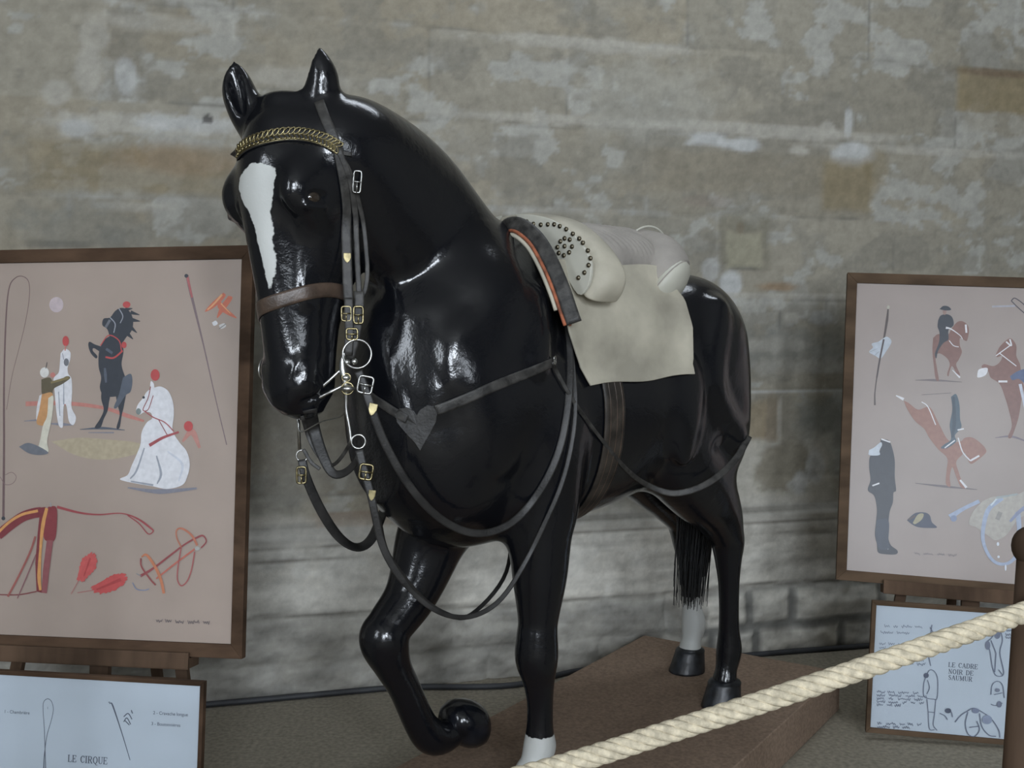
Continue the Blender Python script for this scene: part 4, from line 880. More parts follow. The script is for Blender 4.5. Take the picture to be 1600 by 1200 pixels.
SER = {'L': (.62, [((.12, 0), (.12, 1), 2), ((.0, 1), (.28, 1), 1), ((0, 0), (.58, 0), 1), ((.58, 0), (.6, .25), 1)]), 'E': (.64, [((.12, 0), (.12, 1), 2), ((0, 1), (.58, 1), 1), ((0, 0), (.6, 0), 1), ((.12, .52), (.42, .52), 1), ((.42, .4), (.42, .64), 1), ((.58, 1), (.58, .78), 1), ((.6, 0), (.62, .24), 1)]),
       'I': (.34, [((.16, 0), (.16, 1), 2), ((0, 1), (.32, 1), 1), ((0, 0), (.32, 0), 1)]), 'C': (.68, [((.62, .75), (.5, .96), 1), ((.5, .96), (.33, 1), 1), ((.33, 1), (.12, .8), 1.5), ((.12, .8), (.06, .5), 2), ((.06, .5), (.12, .2), 2), ((.12, .2), (.33, 0), 1.5), ((.33, 0), (.52, .05), 1), ((.52, .05), (.62, .25), 1), ((.62, .75), (.62, 1), 1)]),
       'R': (.72, [((.12, 0), (.12, 1), 2), ((0, 1), (.4, 1), 1), ((.4, 1), (.56, .9), 1.3), ((.56, .9), (.56, .62), 2), ((.56, .62), (.4, .5), 1.3), ((.4, .5), (.12, .5), 1), ((.36, .5), (.62, 0), 2), ((0, 0), (.28, 0), 1), ((.54, 0), (.74, 0), 1)]), 'Q': (.76, None), 'O': (.76, None),
       'U': (.72, [((.12, 1), (.12, .28), 2), ((.12, .28), (.22, .04), 1.6), ((.22, .04), (.36, 0), 1), ((.36, 0), (.52, .06), 1), ((.52, .06), (.6, .28), 1), ((.6, .28), (.6, 1), 1), ((0, 1), (.26, 1), 1), ((.48, 1), (.72, 1), 1)]),
       'A': (.74, [((.06, 0), (.34, 1), 1), ((.34, 1), (.64, 0), 2), ((.16, .36), (.52, .36), 1), ((0, 0), (.18, 0), 1), ((.5, 0), (.74, 0), 1)]), 'D': (.74, [((.12, 0), (.12, 1), 2), ((0, 1), (.38, 1), 1), ((.38, 1), (.6, .8), 1.5), ((.6, .8), (.66, .5), 2), ((.66, .5), (.6, .2), 2), ((.6, .2), (.38, 0), 1.5), ((0, 0), (.38, 0), 1)]),
       'N': (.76, [((.12, 0), (.12, 1), 1), ((.12, 1), (.62, 0), 2), ((.62, 0), (.62, 1), 1), ((0, 1), (.14, 1), 1), ((0, 0), (.24, 0), 1), ((.5, 1), (.74, 1), 1)]), 'S': (.56, [((.48, .78), (.4, .97), 1), ((.4, .97), (.24, 1), 1), ((.24, 1), (.08, .86), 1.5), ((.08, .86), (.1, .66), 1.8), ((.1, .66), (.42, .4), 2), ((.42, .4), (.48, .2), 1.8), ((.48, .2), (.3, 0), 1.5), ((.3, 0), (.1, .04), 1), ((.1, .04), (.04, .26), 1)]),
       'M': (.9, [((.12, 0), (.12, 1), 1), ((.12, 1), (.42, .1), 2), ((.42, .1), (.72, 1), 1), ((.74, 0), (.74, 1), 2), ((0, 1), (.16, 1), 1), ((0, 0), (.24, 0), 1), ((.62, 0), (.86, 0), 1), ((.7, 1), (.86, 1), 1)]), ' ': (.5, [])}
_o = [((.38 + .31 * math.cos(a), .5 + .5 * math.sin(a)), (.38 + .31 * math.cos(a + .4), .5 + .5 * math.sin(a + .4)), 1 + abs(math.cos(a + .2))) for a in np.arange(0, 6.28, .39)]
SER['O'] = (.78, _o); SER['Q'] = (.78, _o + [((.36, .02), (.5, -.2), 1.5), ((.5, -.2), (.74, -.22), 1)])
def serif(pan, s_, px, py, hpx, c, sp=.12, st=.055):
    k = pan.W / pan.pxw * hpx; ox, oy = pan.uv(px, py); x = 0; mi = pan.col(c)
    for ch_ in s_:
        wd, st_ = SER[ch_]
        for (a, b_, wt) in st_:
            p = np.array(a, float); q = np.array(b_, float); d = unit(q - p) * .02; nrm = np.array([-d[1], d[0]]) / .02 * st * wt * .5
            vs = [p - d - nrm, q + d - nrm, q + d + nrm, p - d + nrm]; n0 = len(pan.mb.v); pan.mb.v += [tuple(pan.h * (ox + (v[0] + x) * k) + pan.up * (oy + v[1] * k) + pan.n * pan.z) for v in vs]; pan.mb.f.append((n0, n0 + 1, n0 + 2, n0 + 3)); pan.mb.m.append(mi)
            pan.z += .000002
        x += wd + sp
def scrawl(pan, px, py, L, h, c, seed, w=1.1):
    """illegible fine handwriting"""
    rn = random.Random(seed); x = px; slope = pan.sl
    while x < px + L:
        wl_ = rn.uniform(8, 22); n = int(wl_ / 1.6); pts = [(x + i * 1.6, py + (x + i * 1.6 - px) * slope + (h * .62 * (1 if i % 2 else -1)) * rn.uniform(.2, 1.3)) for i in range(max(3, n))]
        pan.stroke(pts, w, c, n=len(pts) * 2); x += wl_ + rn.uniform(2, 5)
INK = (70, 78, 95)
#==PANELS==
# left print
o, h, up, W, H = scaled((-1.8509, 3.447, .2367), (.9889, -.1483, .0058), (.0111, .1131, .9935), .9913, 1.3564, 3.05 / 3.3)
k = 3.05 / 3.3; dW = .9913 * k - 1.0 * k; o = o + h * dW; W = 1.0 * k
PL = Panel('framed_print', 'large framed pink print of circus horses and red harness on the left easel', 'picture', o, h, up, W, H, .040, .030, M['frame'], paper); PL.pxw = 435; PL.sl = .03
p = PL; WHI = (214, 214, 218); GR = (150, 155, 165); RED = (190, 62, 62); CRM = (128, 40, 48); GLD = (214, 150, 70); BLK = (48, 54, 64); BL2 = (84, 92, 106); ORG = (206, 104, 70); SHD = (128, 128, 140); PNK = (196, 120, 110)
p.stroke([(5, 810), (6, 700), (6, 600), (9, 500), (14, 450), (24, 434), (36, 432), (45, 442), (45, 470), (38, 510), (28, 550), (18, 590), (10, 640)], [4, 3, 2, 1.2, 1, .8, .8], (110, 85, 85)); p.stroke([(0, 745), (8, 757), (20, 755), (25, 745), (18, 738), (8, 742)], 1, (130, 105, 105)); p.blob(5, 810, 3, 3, BLK)
p.stroke([(292, 430), (298, 458), (318, 540), (336, 620), (354, 695)], [5, 4.5, 2.2, 1.5, 1.5], (120, 100, 104)); p.stroke([(292, 430), (300, 465)], [4, 3], (175, 90, 90)); p.blob(291, 431, 3, 3, BLK)
for a in [[(349, 457), (352, 463), (335, 480), (320, 487), (330, 474)], [(343, 468), (350, 478), (370, 497), (352, 490), (340, 480)], [(357, 462), (363, 466), (350, 485), (339, 497), (344, 480)]]: p.shape(a, ORG)
p.stroke([(347, 460), (335, 474), (324, 484)], [3, 2], (226, 160, 100)); p.stroke([(345, 474), (360, 490)], [2, 1], (226, 160, 100))
p.shape([(331, 504), (337, 501), (340, 506), (334, 509)], WHI); p.shape([(342, 508), (350, 505), (353, 510), (345, 514)], (200, 198, 196)); p.stroke([(342, 514), (353, 506)], 1.2, (130, 125, 125))
p.blob(88, 476, 11, 12, (188, 172, 176))
p.shape([(80, 690), (120, 684), (160, 686), (215, 692), (225, 705), (170, 718), (120, 712)], (174, 160, 132)); p.stroke([(40, 631), (100, 630), (160, 637), (200, 650), (225, 658)], [7, 6, 5, 6, 3], (190, 120, 108)); p.stroke([(285, 690), (300, 675), (312, 700)], [3, 10, 4], (190, 130, 118))
# rearing black horse
p.stroke([(125, 671), (160, 669), (195, 672)], [1, 4, 1], BL2); p.stroke([(138, 676), (178, 676)], [1, 2], SHD)
p.shape([(163, 530), (175, 525), (188, 532), (193, 548), (190, 570), (196, 590), (200, 604), (192, 616), (176, 620), (162, 618), (156, 606), (158, 590), (154, 572), (155, 548)], BLK)
p.shape([(160, 604), (172, 612), (170, 630), (168, 642), (162, 655), (157, 668), (148, 668), (156, 655), (162, 640), (158, 622)], BLK); p.shape([(180, 612), (196, 612), (194, 632), (190, 650), (187, 668), (182, 668), (187, 648), (183, 630)], BLK)
p.shape([(192, 590), (204, 584), (207, 596), (204, 612), (196, 618), (184, 636), (178, 636), (186, 616)], BL2)
p.shape([(160, 542), (148, 538), (140, 534), (138, 540), (142, 552), (150, 560), (152, 556), (145, 548), (147, 544), (158, 550)], BLK)
p.shape([(172, 530), (168, 515), (160, 508), (162, 498), (172, 496), (180, 486), (190, 481), (202, 486), (208, 500), (206, 516), (198, 526), (190, 536), (180, 534)], BLK)
for a in [((204, 488), (218, 492)), ((207, 500), (219, 502)), ((205, 512), (214, 520)), ((200, 522), (208, 530)), ((196, 484), (207, 482))]: p.stroke([a[0], a[1]], [6, 1], BLK)
p.stroke([(172, 496), (180, 506), (178, 520)], 1.6, GR); p.stroke([(186, 482), (192, 494), (188, 505)], 1.5, GR); p.stroke([(165, 512), (172, 500)], 4, (105, 108, 118))
p.stroke([(165, 558), (178, 559), (192, 548)], 2.6, RED); p.stroke([(157, 540), (170, 524), (186, 532), (190, 548)], 1.6, RED); p.blob(194, 539, 4, 5, RED); p.blob(198, 476, 6, 5, RED); p.stroke([(166, 545), (176, 552)], 4, BL2); p.stroke([(164, 575), (166, 598)], [3, 5, 3], BL2)
# white horse and costumed figure
p.stroke([(38, 658), (62, 656)], [1, 3], SHD); p.stroke([(80, 662), (115, 664)], [2, 5, 1], SHD); p.shape([(95, 552), (102, 545), (110, 550), (110, 562), (106, 574), (107, 584), (112, 592), (113, 612), (112, 636), (119, 652), (115, 664), (108, 658), (104, 634), (100, 634), (99, 655), (98, 668), (92, 664), (88, 640), (86, 615), (84, 592), (92, 582), (94, 566)], WHI)
p.shape([(62, 618), (70, 616), (66, 640), (62, 658), (57, 655), (58, 636)], (205, 205, 208)); p.blob(104, 566, 4, 6, (110, 112, 118)); p.stroke([(98, 552), (100, 562)], 1.3, GR); p.stroke([(100, 596), (100, 632)], [1, 2], GR); p.stroke([(92, 612), (94, 650)], 1.4, GR); p.blob(103, 533, 5, 8, RED); p.stroke([(103, 540), (102, 548)], 2, PNK)
p.blob(70, 582, 7, 8, (212, 210, 205)); p.stroke([(72, 576), (74, 566)], 1, BLK); p.shape([(65, 593), (78, 590), (86, 598), (104, 588), (110, 591), (98, 600), (84, 608), (82, 620), (74, 622), (66, 616)], (96, 86, 62)); p.stroke([(80, 598), (108, 590)], [3, 4], (130, 115, 70))
p.shape([(66, 616), (82, 614), (82, 634), (76, 652), (74, 664), (58, 662), (62, 640)], (196, 142, 82)); p.shape([(76, 622), (84, 620), (82, 650), (78, 670), (74, 690), (76, 706), (60, 708), (64, 684), (68, 664), (74, 650)], (206, 202, 184)); p.shape([(30, 698), (45, 692), (66, 700), (76, 708), (62, 711), (45, 708)], (106, 110, 120)); p.blob(83, 586, 4, 4, PNK)
# sitting white horse
p.stroke([(200, 762), (250, 768), (308, 763)], [2, 7, 3], SHD); p.shape([(240, 606), (252, 604), (264, 612), (271, 630), (272, 650), (270, 672), (280, 690), (292, 705), (297, 725), (293, 745), (285, 758), (262, 764), (240, 760), (222, 757), (196, 752), (188, 748), (200, 742), (206, 728), (214, 710), (220, 694), (222, 675), (230, 660), (238, 654), (236, 645), (226, 644), (218, 648), (213, 643), (216, 632), (224, 622), (230, 612)], WHI)
p.shape([(235, 610), (236, 596), (241, 600), (241, 612)], WHI); p.stroke([(226, 700), (214, 735), (204, 748)], [2, 3, 2], GR); p.stroke([(245, 712), (252, 740), (246, 756)], [2, 4, 2], GR); p.stroke([(205, 752), (240, 758)], [2, 3], GR); p.blob(217, 643, 4, 5, (120, 132, 130)); p.stroke([(262, 705), (285, 725), (280, 752)], [2, 4, 2], (196, 200, 210)); p.blob(225, 621, 2, 2, BLK)
p.stroke([(236, 604), (232, 622), (224, 640), (232, 640), (240, 618)], 1.4, (150, 80, 80)); p.stroke([(226, 642), (240, 652), (258, 660), (272, 674)], 1.6, (170, 80, 85)); p.stroke([(248, 655), (262, 680)], 1.4, (150, 80, 80)); p.stroke([(234, 696), (255, 684), (280, 675)], [5, 4, 3], (165, 70, 75)); p.blob(243, 586, 7, 9, RED); p.blob(295, 666, 7, 8, RED)
# harness, plumes and bridle
p.stroke([(-2, 836), (15, 822), (35, 808), (52, 802), (65, 800)], 15, CRM); p.stroke([(-2, 832), (15, 816), (35, 804), (60, 798)], 4, GLD)
p.stroke([(-2, 929), (30, 929), (58, 924)], 1.6, CRM); p.stroke([(56, 838), (48, 862), (30, 900), (13, 932)], 3.2, (160, 84, 76)); p.stroke([(57, 866), (45, 895), (28, 935)], 1.8, (140, 90, 95))
p.shape([(64, 793), (72, 792), (66, 840), (64, 880), (66, 926), (58, 924), (56, 880), (60, 830)], CRM, False); p.shape([(76, 792), (88, 792), (90, 812), (86, 844), (70, 842), (70, 815)], (138, 44, 52)); p.shape([(74, 844), (84, 844), (78, 890), (74, 927), (66, 926), (68, 890)], (146, 76, 80), False)
p.stroke([(74, 794), (68, 820), (64, 860), (62, 900), (64, 922)], [5, 6, 4, 6, 4], GLD); p.stroke([(90, 792), (125, 801), (155, 804), (190, 802), (215, 810), (236, 825), (240, 830), (232, 834), (218, 818), (200, 805)], [4, 2.5, 1.5, 3, 1.6, 1.6, 1.6], (160, 60, 66))
for c_, pts in (((200, 75, 72), [(140, 866), (146, 864), (153, 874), (150, 888), (138, 902), (130, 908), (122, 904), (124, 888), (130, 872)]), ((196, 66, 64), [(192, 896), (198, 900), (196, 912), (180, 922), (160, 928), (146, 922), (146, 916), (165, 904), (180, 897)])):
    rn = random.Random(5); pts = catmull(pts + [pts[0]], 60)[:-1]; cc_ = np.mean(pts, 0); p.shape([tuple(cc_ + (q - cc_) * (1 + rn.uniform(-.12, .10))) for q in pts], c_, False)
p.stroke([(123, 908), (112, 928)], 1.4, (170, 110, 105)); p.stroke([(146, 922), (122, 926)], 1.4, (170, 110, 105)); p.stroke([(132, 900), (142, 872)], [2, 3], (176, 52, 52)); p.stroke([(152, 921), (190, 905)], [2, 5], (172, 48, 50))
p.stroke([(220, 900), (240, 888), (270, 865), (290, 850), (308, 840), (318, 837), (323, 846), (315, 856)], [4, 3, 2.4, 3, 2, 2], (150, 62, 66)); p.stroke([(245, 904), (275, 880), (306, 857)], 2.6, (188, 96, 78)); p.stroke([(309, 852), (300, 836), (286, 826), (277, 828), (277, 840), (284, 855)], [3.4, 3, 2, 2], (188, 110, 80)); p.stroke([(284, 855), (279, 885), (278, 905), (284, 915), (293, 908), (300, 890), (305, 862)], 1.8, (170, 80, 80))
p.stroke([(221, 872), (222, 885), (235, 904), (244, 914)], 2.4, (150, 66, 66)); p.stroke([(222, 870), (230, 867), (243, 885), (252, 905), (257, 927)], [2, 4, 4.5, 4], (196, 116, 74)); p.stroke([(208, 910), (214, 920), (226, 922), (234, 920)], 1.4, (120, 130, 160)); p.blob(309, 857, 4, 3, (170, 170, 165)); p.stroke([(214, 896), (222, 900)], 1, (120, 130, 140))
p.stroke([(80, 785), (81, 792)], 1.2, GR); scrawl(p, 245, 970, 82, 4.5, (92, 84, 92), 3, .8); p.done()
# left sign
o, h, up, W, H = scaled((-1.8049, 3.2487, -.2408), (.9903, -.1392, -.0063), (.0205, .1014, .9946), .8443, .4113, 1.0)
PX = WY(324, 1086, 2.86); W, H = .66, .47; upn = unit(np.cross(np.cross(h, up), h)); o = PX - h * W - upn * H; o = o + np.array([0, 0, max(0, .004 - o[2])])
p = Panel('framed_sign', 'small framed white sign reading LE CIRQUE standing on the floor at lower left', 'sign', o, h, up, W, H, .014, .022, M['frame'], white); p.pxw = 370; p.sl = .05
p.stroke([(68, 1202), (69, 1180), (73, 1150), (80, 1125), (83, 1108), (80, 1096), (74, 1092), (68, 1097), (67, 1110), (69, 1140), (70, 1170), (71, 1202)], [2, 1.2, 1, 1, 1, 1, 1, 1.2, 1.5], INK); p.stroke([(169, 1097), (172, 1099), (176, 1103), (190, 1145), (203, 1188)], [1, 1, 2.6, 1.6, 1.2], INK)
for a in [((193, 1120), (200, 1115), (206, 1124)), ((193, 1128), (198, 1122), (204, 1132)), ((195, 1126), (202, 1133)), ((205, 1110), (207, 1115))]: p.stroke(list(a), 1.6, INK)
text(p, '1 - Chambrière', 6, 1114, 5.2, INK, 1, .006); text(p, '2 - Cravache longue', 239, 1116, 5.2, INK, 1, .006); text(p, '3 - Boutonnières', 236, 1133, 5.2, INK, 1, .006); text(p, '1', 73, 1108, 4, INK); text(p, '2', 170, 1100, 4, INK); text(p, '3', 204, 1113, 4, INK)
serif(p, 'LE CIRQUE', 106, 1190, 10.5, (66, 74, 90), .10, .075); p.done()
# right print
k = 3.82 / 3.55; o, h, up, W, H = scaled((1.1325, 3.55, .4399), (.9787, -.2009, -.0417), (.0771, .1716, .9822), .6794, 1.0953, k); W = .90
p = Panel('framed_print', 'framed pink print of brown horses with riders in dark uniform on the right easel', 'picture', o, h, up, W, H, .038, .028, M['framelight'], mat('pink_paper_b', (.34, .29, .265), .75, var=.03, vscale=4, bump=.05, bscale=200, spec=.3)); p.pxw = 405; p.sl = .04; PR = p
NAV = (42, 50, 62); NV2 = (60, 84, 100); BRW = (128, 88, 78); BR2 = (150, 104, 88); LB = (150, 164, 190)
p.stroke([(1388, 480), (1386, 500), (1381, 530), (1375, 560), (1370, 590), (1367, 615), (1367, 633)], [2, 4.2, 3, 2.4, 2, 2, 3], (78, 66, 64)); p.blob(1388, 480, 2.2, 3, (170, 165, 150)); p.shape([(1378, 530), (1386, 526), (1393, 534), (1384, 550), (1376, 560), (1368, 556), (1358, 550), (1364, 543), (1362, 537), (1372, 534)], (176, 184, 194)); p.stroke([(1381, 530), (1375, 560), (1370, 590)], [3, 2.6], (70, 58, 60)); p.stroke([(1359, 550), (1370, 545)], 1, GR); p.stroke([(1366, 556), (1374, 549)], 1, GR)
p.stroke([(1430, 594), (1460, 594), (1503, 597)], [1, 4, 1], (110, 98, 100)); p.shape([(1458, 528), (1466, 522), (1480, 524), (1488, 512), (1496, 503), (1504, 502), (1512, 508), (1514, 518), (1511, 532), (1506, 531), (1500, 528), (1500, 540), (1503, 550), (1498, 562), (1494, 570), (1500, 585), (1496, 586), (1488, 572), (1484, 580), (1482, 588), (1480, 584), (1484, 570), (1480, 560), (1468, 552), (1462, 558), (1464, 575), (1467, 594), (1462, 592), (1459, 570), (1457, 548)], BRW)
p.shape([(1466, 500), (1470, 493), (1480, 491), (1488, 496), (1490, 508), (1482, 516), (1482, 530), (1474, 536), (1466, 548), (1463, 560), (1461, 552), (1467, 535), (1468, 520), (1465, 510)], NAV); p.blob(1476, 487, 3, 5, (150, 120, 112)); p.shape([(1468, 483), (1474, 478), (1482, 479), (1486, 484), (1477, 485)], NAV); p.stroke([(1478, 512), (1486, 514), (1500, 524), (1504, 530)], [4, 2, 1.2, 1.2], WHI); p.stroke([(1483, 532), (1490, 540), (1498, 542)], 1.4, WHI); p.stroke([(1509, 507), (1510, 520)], 3, WHI); p.stroke([(1488, 578), (1500, 590)], [1, 3], WHI)
p.stroke([(1555, 684), (1580, 682), (1605, 690)], [1, 4, 2], (116, 104, 116)); p.shape([(1556, 554), (1562, 542), (1572, 532), (1580, 529), (1588, 540), (1588, 556), (1594, 570), (1596, 590), (1600, 605), (1596, 625), (1592, 650), (1586, 670), (1580, 684), (1575, 682), (1581, 665), (1576, 640), (1570, 620), (1562, 600), (1548, 590), (1544, 580), (1534, 574), (1538, 569), (1552, 572), (1562, 566), (1566, 556), (1558, 558)], BRW); p.shape([(1527, 584), (1530, 577), (1543, 575), (1540, 586), (1528, 590)], WHI); p.stroke([(1572, 534), (1580, 540), (1578, 530)], 2.5, WHI); p.stroke([(1556, 556), (1578, 540)], 1.6, WHI); p.stroke([(1562, 552), (1588, 572)], 1.6, WHI); p.stroke([(1560, 596), (1574, 596)], 3.4, WHI); p.shape([(1578, 588), (1590, 580), (1604, 578), (1604, 600), (1592, 592), (1582, 594)], (70, 90, 130)); p.stroke([(1594, 600), (1602, 640)], [5, 3], (190, 196, 210))
p.stroke([(1550, 479), (1586, 478)], 3.4, (160, 158, 168)); p.stroke([(1580, 470), (1586, 466), (1600, 476), (1606, 486)], 1.6, (70, 66, 76)); p.stroke([(1580, 470), (1590, 480), (1606, 494)], 1.6, (70, 66, 76))
p.stroke([(1430, 755), (1475, 760), (1527, 765)], [1, 4, 1], (104, 94, 98)); p.shape([(1412, 626), (1420, 630), (1434, 640), (1448, 636), (1456, 640), (1468, 664), (1482, 688), (1500, 690), (1508, 684), (1520, 684), (1534, 694), (1541, 704), (1536, 712), (1520, 724), (1514, 722), (1508, 708), (1502, 712), (1494, 722), (1498, 738), (1504, 755), (1510, 762), (1502, 762), (1494, 745), (1488, 730), (1484, 745), (1485, 760), (1478, 756), (1479, 735), (1480, 716), (1466, 702), (1452, 684), (1444, 670), (1430, 658), (1418, 640)], BR2)
p.stroke([(1400, 618), (1412, 624)], [2, 5], WHI); p.stroke([(1440, 628), (1450, 636), (1462, 664)], 1.6, WHI); p.shape([(1486, 620), (1494, 616), (1499, 632), (1500, 654), (1502, 668), (1492, 680), (1494, 690), (1480, 700), (1470, 700), (1476, 694), (1486, 686), (1484, 664), (1488, 640)], NV2); p.stroke([(1490, 620), (1491, 660), (1488, 684)], [4, 6, 4], (40, 62, 80)); p.stroke([(1497, 684), (1504, 706), (1516, 720)], 2, WHI); p.stroke([(1516, 720), (1530, 712)], 3, WHI); p.stroke([(1496, 672), (1506, 670)], 2.4, WHI); p.stroke([(1476, 700), (1492, 688)], 2, WHI); p.stroke([(1440, 617), (1486, 614)], 1, (110, 100, 105)); p.stroke([(1500, 750), (1510, 762)], [3, 4], WHI)
p.shape([(1376, 686), (1388, 688), (1394, 700), (1398, 720), (1398, 745), (1400, 766), (1396, 770), (1395, 785), (1390, 800), (1388, 820), (1388, 840), (1392, 852), (1402, 860), (1400, 866), (1384, 866), (1372, 863), (1370, 850), (1367, 835), (1369, 812), (1370, 795), (1366, 775), (1356, 766), (1360, 750), (1358, 730), (1360, 712), (1374, 706)], NAV); p.shape([(1358, 703), (1366, 699), (1376, 691), (1378, 696), (1374, 704), (1374, 711), (1358, 711)], (186, 196, 206)); p.stroke([(1377, 686), (1391, 691)], 2.4, WHI); p.stroke([(1363, 759), (1374, 755)], 2.4, WHI); p.stroke([(1374, 812), (1375, 835), (1373, 850)], 1, (96, 108, 128)); p.stroke([(1380, 855), (1388, 858)], 1.2, (150, 160, 172)); p.shape([(1370, 812), (1388, 812), (1388, 845), (1390, 856), (1374, 858), (1368, 836)], (46, 58, 76))
p.shape([(1417, 813), (1424, 806), (1432, 801), (1446, 801), (1453, 806), (1456, 816), (1464, 824), (1452, 825), (1436, 824), (1426, 820)], (52, 62, 86)); p.shape([(1426, 817), (1434, 804), (1443, 803), (1440, 812), (1430, 819)], (160, 152, 118)); p.stroke([(1419, 812), (1430, 806)], 3, (80, 70, 72))
# painted saddle
p.shape([(1535, 783), (1552, 776), (1566, 776), (1590, 772), (1606, 768), (1606, 800), (1590, 812), (1572, 836), (1556, 844), (1545, 838), (1525, 824), (1514, 818), (1520, 800)], (168, 162, 152)); p.stroke([(1484, 808), (1505, 795), (1530, 783)], [9, 6, 6], LB); p.blob(1490, 810, 5, 5, (120, 134, 165)); p.stroke([(1566, 778), (1545, 795), (1537, 820), (1536, 845), (1545, 868), (1558, 880), (1575, 880), (1588, 868), (1593, 850), (1592, 820), (1590, 800)], [7, 7, 6, 5, 5, 5, 6, 7, 8], LB); p.stroke([(1563, 800), (1558, 812)], 7, (140, 138, 132)); p.stroke([(1578, 815), (1592, 800), (1606, 790)], [4, 7], (128, 138, 168)); p.stroke([(1560, 776), (1548, 790)], 2.4, (190, 204, 210)); p.stroke([(1556, 778), (1590, 772)], [4, 3], (150, 158, 158))
for a in [(1559, 850, 2, 3), (1560, 870, 2, 2), (1571, 887, 1.5, 5)]: p.blob(*a, (205, 212, 222))
scrawl(p, 1429, 865, 60, 3.2, (120, 112, 118), 8, .7); p.done()
# right sign
k = 3.62 / 3.45; o, h, up, W, H = scaled((1.2104, 3.45, -.0976), (.9844, -.1739, -.0283), (.0257, -.0168, .9995), .4815, .4558, k); W = .66
p = Panel('framed_sign', 'small framed white sign reading LE CADRE NOIR DE SAUMUR behind the rope', 'sign', o + np.array([0, 0, max(0, .024 - o[2])]), h, up, W, H, .016, .022, M['framelight'], white); p.pxw = 310; p.sl = .03
serif(p, 'LE CADRE', 1482, 1042, 7.6, INK, .10, .085); serif(p, 'NOIR DE', 1482, 1052.5, 7.6, INK, .10, .085); serif(p, 'SAUMUR', 1482, 1062, 7.6, INK, .10, .085)
IN2 = (104, 112, 132); sk = 0
for y, L_, x in [(978, 52, 1382), (988, 48, 1376), (1006, 60, 1374), (1012, 58, 1374), (1018, 30, 1374), (1024, 40, 1374), (1030, 62, 1380), (1036, 60, 1380), (1081, 70, 1370), (1086, 74, 1370), (1091, 76, 1370), (1096, 74, 1370), (1101, 40, 1370), (1130, 72, 1371), (1135, 44, 1371), (985, 20, 1572), (991, 20, 1571), (996, 16, 1571)]: sk += 1; scrawl(p, x, y, L_, 3.6, IN2, sk, .8)
def lines(L_, w, c=IN2):
    for a in L_: p.stroke(a, w, c)
lines([[(1456, 976), (1454, 990), (1450, 1005), (1450, 1020), (1454, 1040)], [(1453, 980), (1460, 992)]], 1.5)
lines([[(1446, 1058), (1452, 1047), (1460, 1049), (1465, 1062), (1464, 1090), (1458, 1092), (1444, 1088), (1443, 1070), (1446, 1058)], [(1449, 1062), (1452, 1074), (1448, 1084)], [(1448, 1092), (1450, 1112), (1452, 1138), (1460, 1140)], [(1462, 1092), (1460, 1115), (1458, 1132), (1464, 1141)], [(1450, 1112), (1460, 1113)]], 1.3); p.blob(1447, 1055, 4, 4, (84, 92, 112))
lines([[(1556, 978), (1562, 984), (1566, 1000), (1562, 1020), (1568, 1052), (1556, 1055), (1550, 1040), (1546, 1015), (1540, 1005), (1550, 995), (1556, 978)], [(1548, 1000), (1556, 1020)], [(1556, 1020), (1554, 1050)], [(1560, 1046), (1566, 1054)]], 1.5); p.blob(1558, 990, 5, 8, (112, 120, 140)); p.blob(1543, 1008, 4, 7, (112, 120, 140))
lines([[(1548, 1085), (1550, 1070), (1558, 1064), (1566, 1070), (1569, 1090)], [(1553, 1085), (1566, 1082)], [(1548, 1100), (1556, 1102), (1566, 1098)]], 1.3); p.blob(1558, 1078, 4, 3, (120, 128, 146)); p.blob(1561, 1100, 4, 5, (110, 118, 138))
lines([[(1468, 1114), (1476, 1118), (1480, 1124)], [(1480, 1108), (1486, 1112), (1488, 1120)]], 1.6); p.blob(1481, 1110, 5, 4, (76, 84, 104))
lines([[(1492, 1128), (1500, 1118), (1512, 1110), (1522, 1106), (1534, 1112), (1548, 1122), (1560, 1140), (1562, 1152)], [(1512, 1112), (1508, 1130), (1512, 1146), (1522, 1150), (1530, 1140), (1526, 1126)], [(1530, 1114), (1534, 1135), (1545, 1148), (1556, 1150)], [(1514, 1136), (1530, 1134)]], 1.6); p.blob(1524, 1110, 6, 4, (120, 130, 154)); p.blob(1542, 1124, 8, 7, (136, 148, 172)); p.done()
# ------------------------------------------------------------------ easels
def easel(pan, label, xs, tray):
    r = empty('easel', tuple(pan.o + pan.h * pan.W / 2)); r.location.z = 0; off = np.array(r.location); tag(r, label, 'easel')
    o, h, up, n = pan.o, pan.h, pan.up, pan.n; back = -n * .022
    def fl_(p, d): k = -p[2] / d[2]; return p + d * k
    def bar(name, p, q, w, t, nn=n):
        b = MB(); d = q - p; L = np.linalg.norm(d); ax = d / L; sx = unit(np.cross(ax, nn)); b.box((p + q) / 2 - off, ax * L, sx * w, unit(np.cross(sx, ax)) * t); return b.build(name, M['wood'], r, bevel=.002)
    cx = xs[1]; top = o + up * (pan.H * .82) + back
    ap = o + h * cx + up * pan.H * .80 + back
    for x, s_ in ((xs[0], -1), (xs[2], 1)):
        p0 = o + h * x + back + up * 0; d = unit(p0 - (ap + h * s_ * .10 - up * .0)); q = fl_(p0, d); st = ap + h * s_ * .10; bar('leg', st, q, .038, .022)
    p1 = o + h * cx + back * 1.0; bar('mast', ap + up * .04, fl_(p1, -up), .062, .024)
    rear = ap - n * .03; fz = p1 - n * .40; fz[2] = 0; bar('rear_leg', rear, fz, .034, .022)
    bar('crossbar', o + h * xs[0] + back * 2.1 + up * -.10, o + h * xs[2] + back * 2.1 - up * .10, .035, .018)
    b = MB(); c = o + h * (tray[0] + tray[1]) / 2 - up * .018 + n * .012 - off; b.box(c, h * (tray[1] - tray[0]), n * .075, up * .030); b.box(c + n * .032 + up * .008, h * (tray[1] - tray[0]), n * .010, up * .05); b.build('tray', M['wood'], r, bevel=.002)
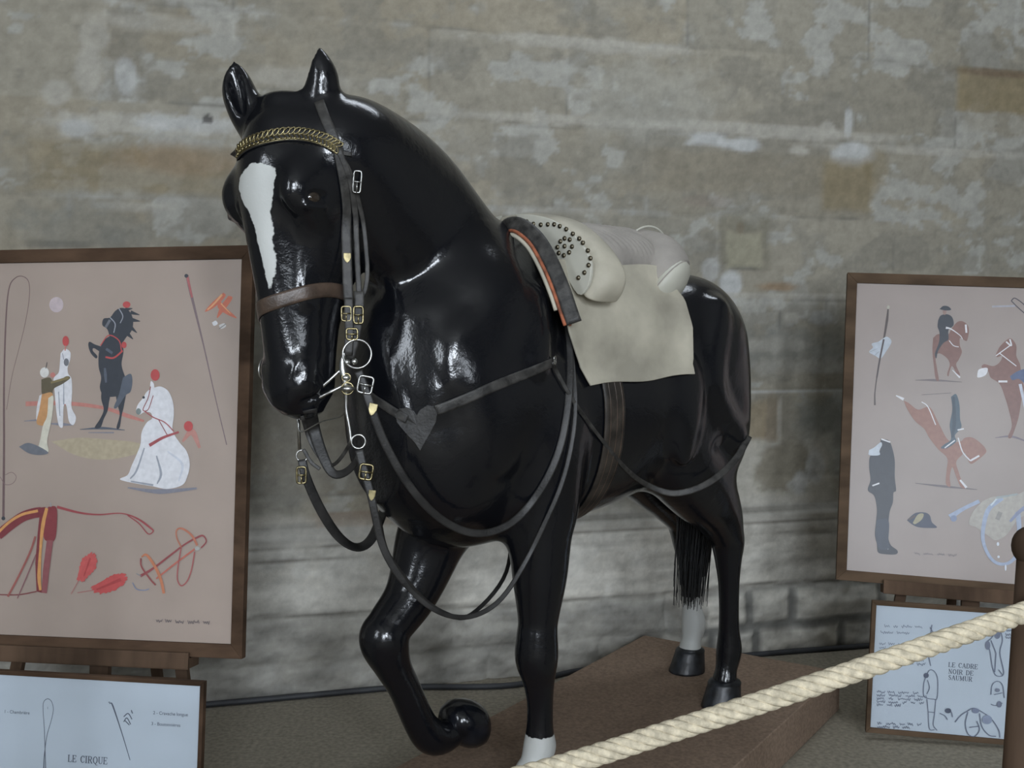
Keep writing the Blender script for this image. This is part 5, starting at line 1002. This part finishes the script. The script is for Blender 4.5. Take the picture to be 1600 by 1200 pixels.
f_ = lambda p, px, py: p.uv(px, py)[0]
easel(PL, 'brown wooden easel holding the large circus horse print at left', (f_(PL, 22, 1045), f_(PL, 148, 1045), f_(PL, 273, 1050)), (.06, f_(PL, 303, 1020)))
easel(PR, 'brown wooden easel holding the print of uniformed riders at right', (f_(PR, 1412, 935), f_(PR, 1519, 945), f_(PR, 1519, 945) * 2 - f_(PR, 1412, 935)), (f_(PR, 1378, 915), f_(PR, 1378, 915) + .62))
# ------------------------------------------------------------------ rope barrier
YR = 1.75
rp = [WY(300, 1330, YR + .0), WY(600, 1268, YR), WY(860, 1201, YR), WY(1050, 1142, YR), WY(1230, 1084, YR), WY(1420, 1020, YR + .02), WY(1600, 957, YR + .09), WY(1640, 942, YR + .15)]
lp = np.array([-1.06, YR, .72]); rp = [lp, WY(60, 1345, YR)] + rp
rc = catmull(rp, 700); Lr = np.concatenate([[0], np.cumsum(np.linalg.norm(np.diff(rc, axis=0), axis=1))]); tg = unit(np.gradient(rc, axis=0)); sdv = unit(np.cross(tg, UZ)); upv_ = np.cross(sdv, tg)
b = MB(); RR = .019
for k in range(5):
    ph = 2 * PI * k / 5 - Lr / .125 * 2 * PI; b.tube(rc + (sdv * np.cos(ph)[:, None] + upv_ * np.sin(ph)[:, None]) * RR * .60, RR * .44, 8)
rope = fsmooth(b.build('rope', M['rope'])); tag(rope, 'thick twisted natural fibre rope stretched diagonally in front of the platform', 'rope')
def post(x, y, zt_, label, lean=0):
    r = empty('rope_post', (x, y, 0)); tag(r, label, 'post'); b = MB(); b.tube([(0, 0, .02), (lean * .5, 0, zt_ * .5), (lean, 0, zt_ - .06)], [.032, .030, .028], 20); b.build('pole', M['wood'], r); fsmooth(r.children[0])
    b = MB(); b.tube([(0, 0, 0), (0, 0, .012), (0, 0, .022), (0, 0, .05)], [.15, .15, .12, .034], 32); b.build('base', M['wood'], r)
    b = MB(); b.sphere((lean, 0, zt_ - .035), (.038, .038, .04), 20, 12); fsmooth(b.build('knob', M['wood'], r))
post(.966, 1.955, 1.075, 'brown wooden rope post at the right edge beside the small white sign', .037)
post(-1.085, 1.76, 1.075, 'brown wooden rope post holding the low left end of the rope', 0)
# ------------------------------------------------------------------ light and colour
w = bpy.data.worlds.new('daylight_sky'); bpy.context.scene.world = w; w.use_nodes = True; bg = w.node_tree.nodes['Background']
sk = w.node_tree.nodes.new('ShaderNodeTexSky'); sk.sky_type = 'HOSEK_WILKIE'; sk.turbidity = 6; w.node_tree.links.new(sk.outputs[0], bg.inputs[0]); bg.inputs[1].default_value = .8
sc = bpy.context.scene; sc.view_settings.view_transform = 'Standard'; sc.view_settings.look = 'None'; sc.view_settings.gamma = 1; sc.view_settings.exposure = 0.45
sc.cycles.max_bounces = 6; sc.cycles.diffuse_bounces = 4; sc.cycles.sample_clamp_indirect = 4
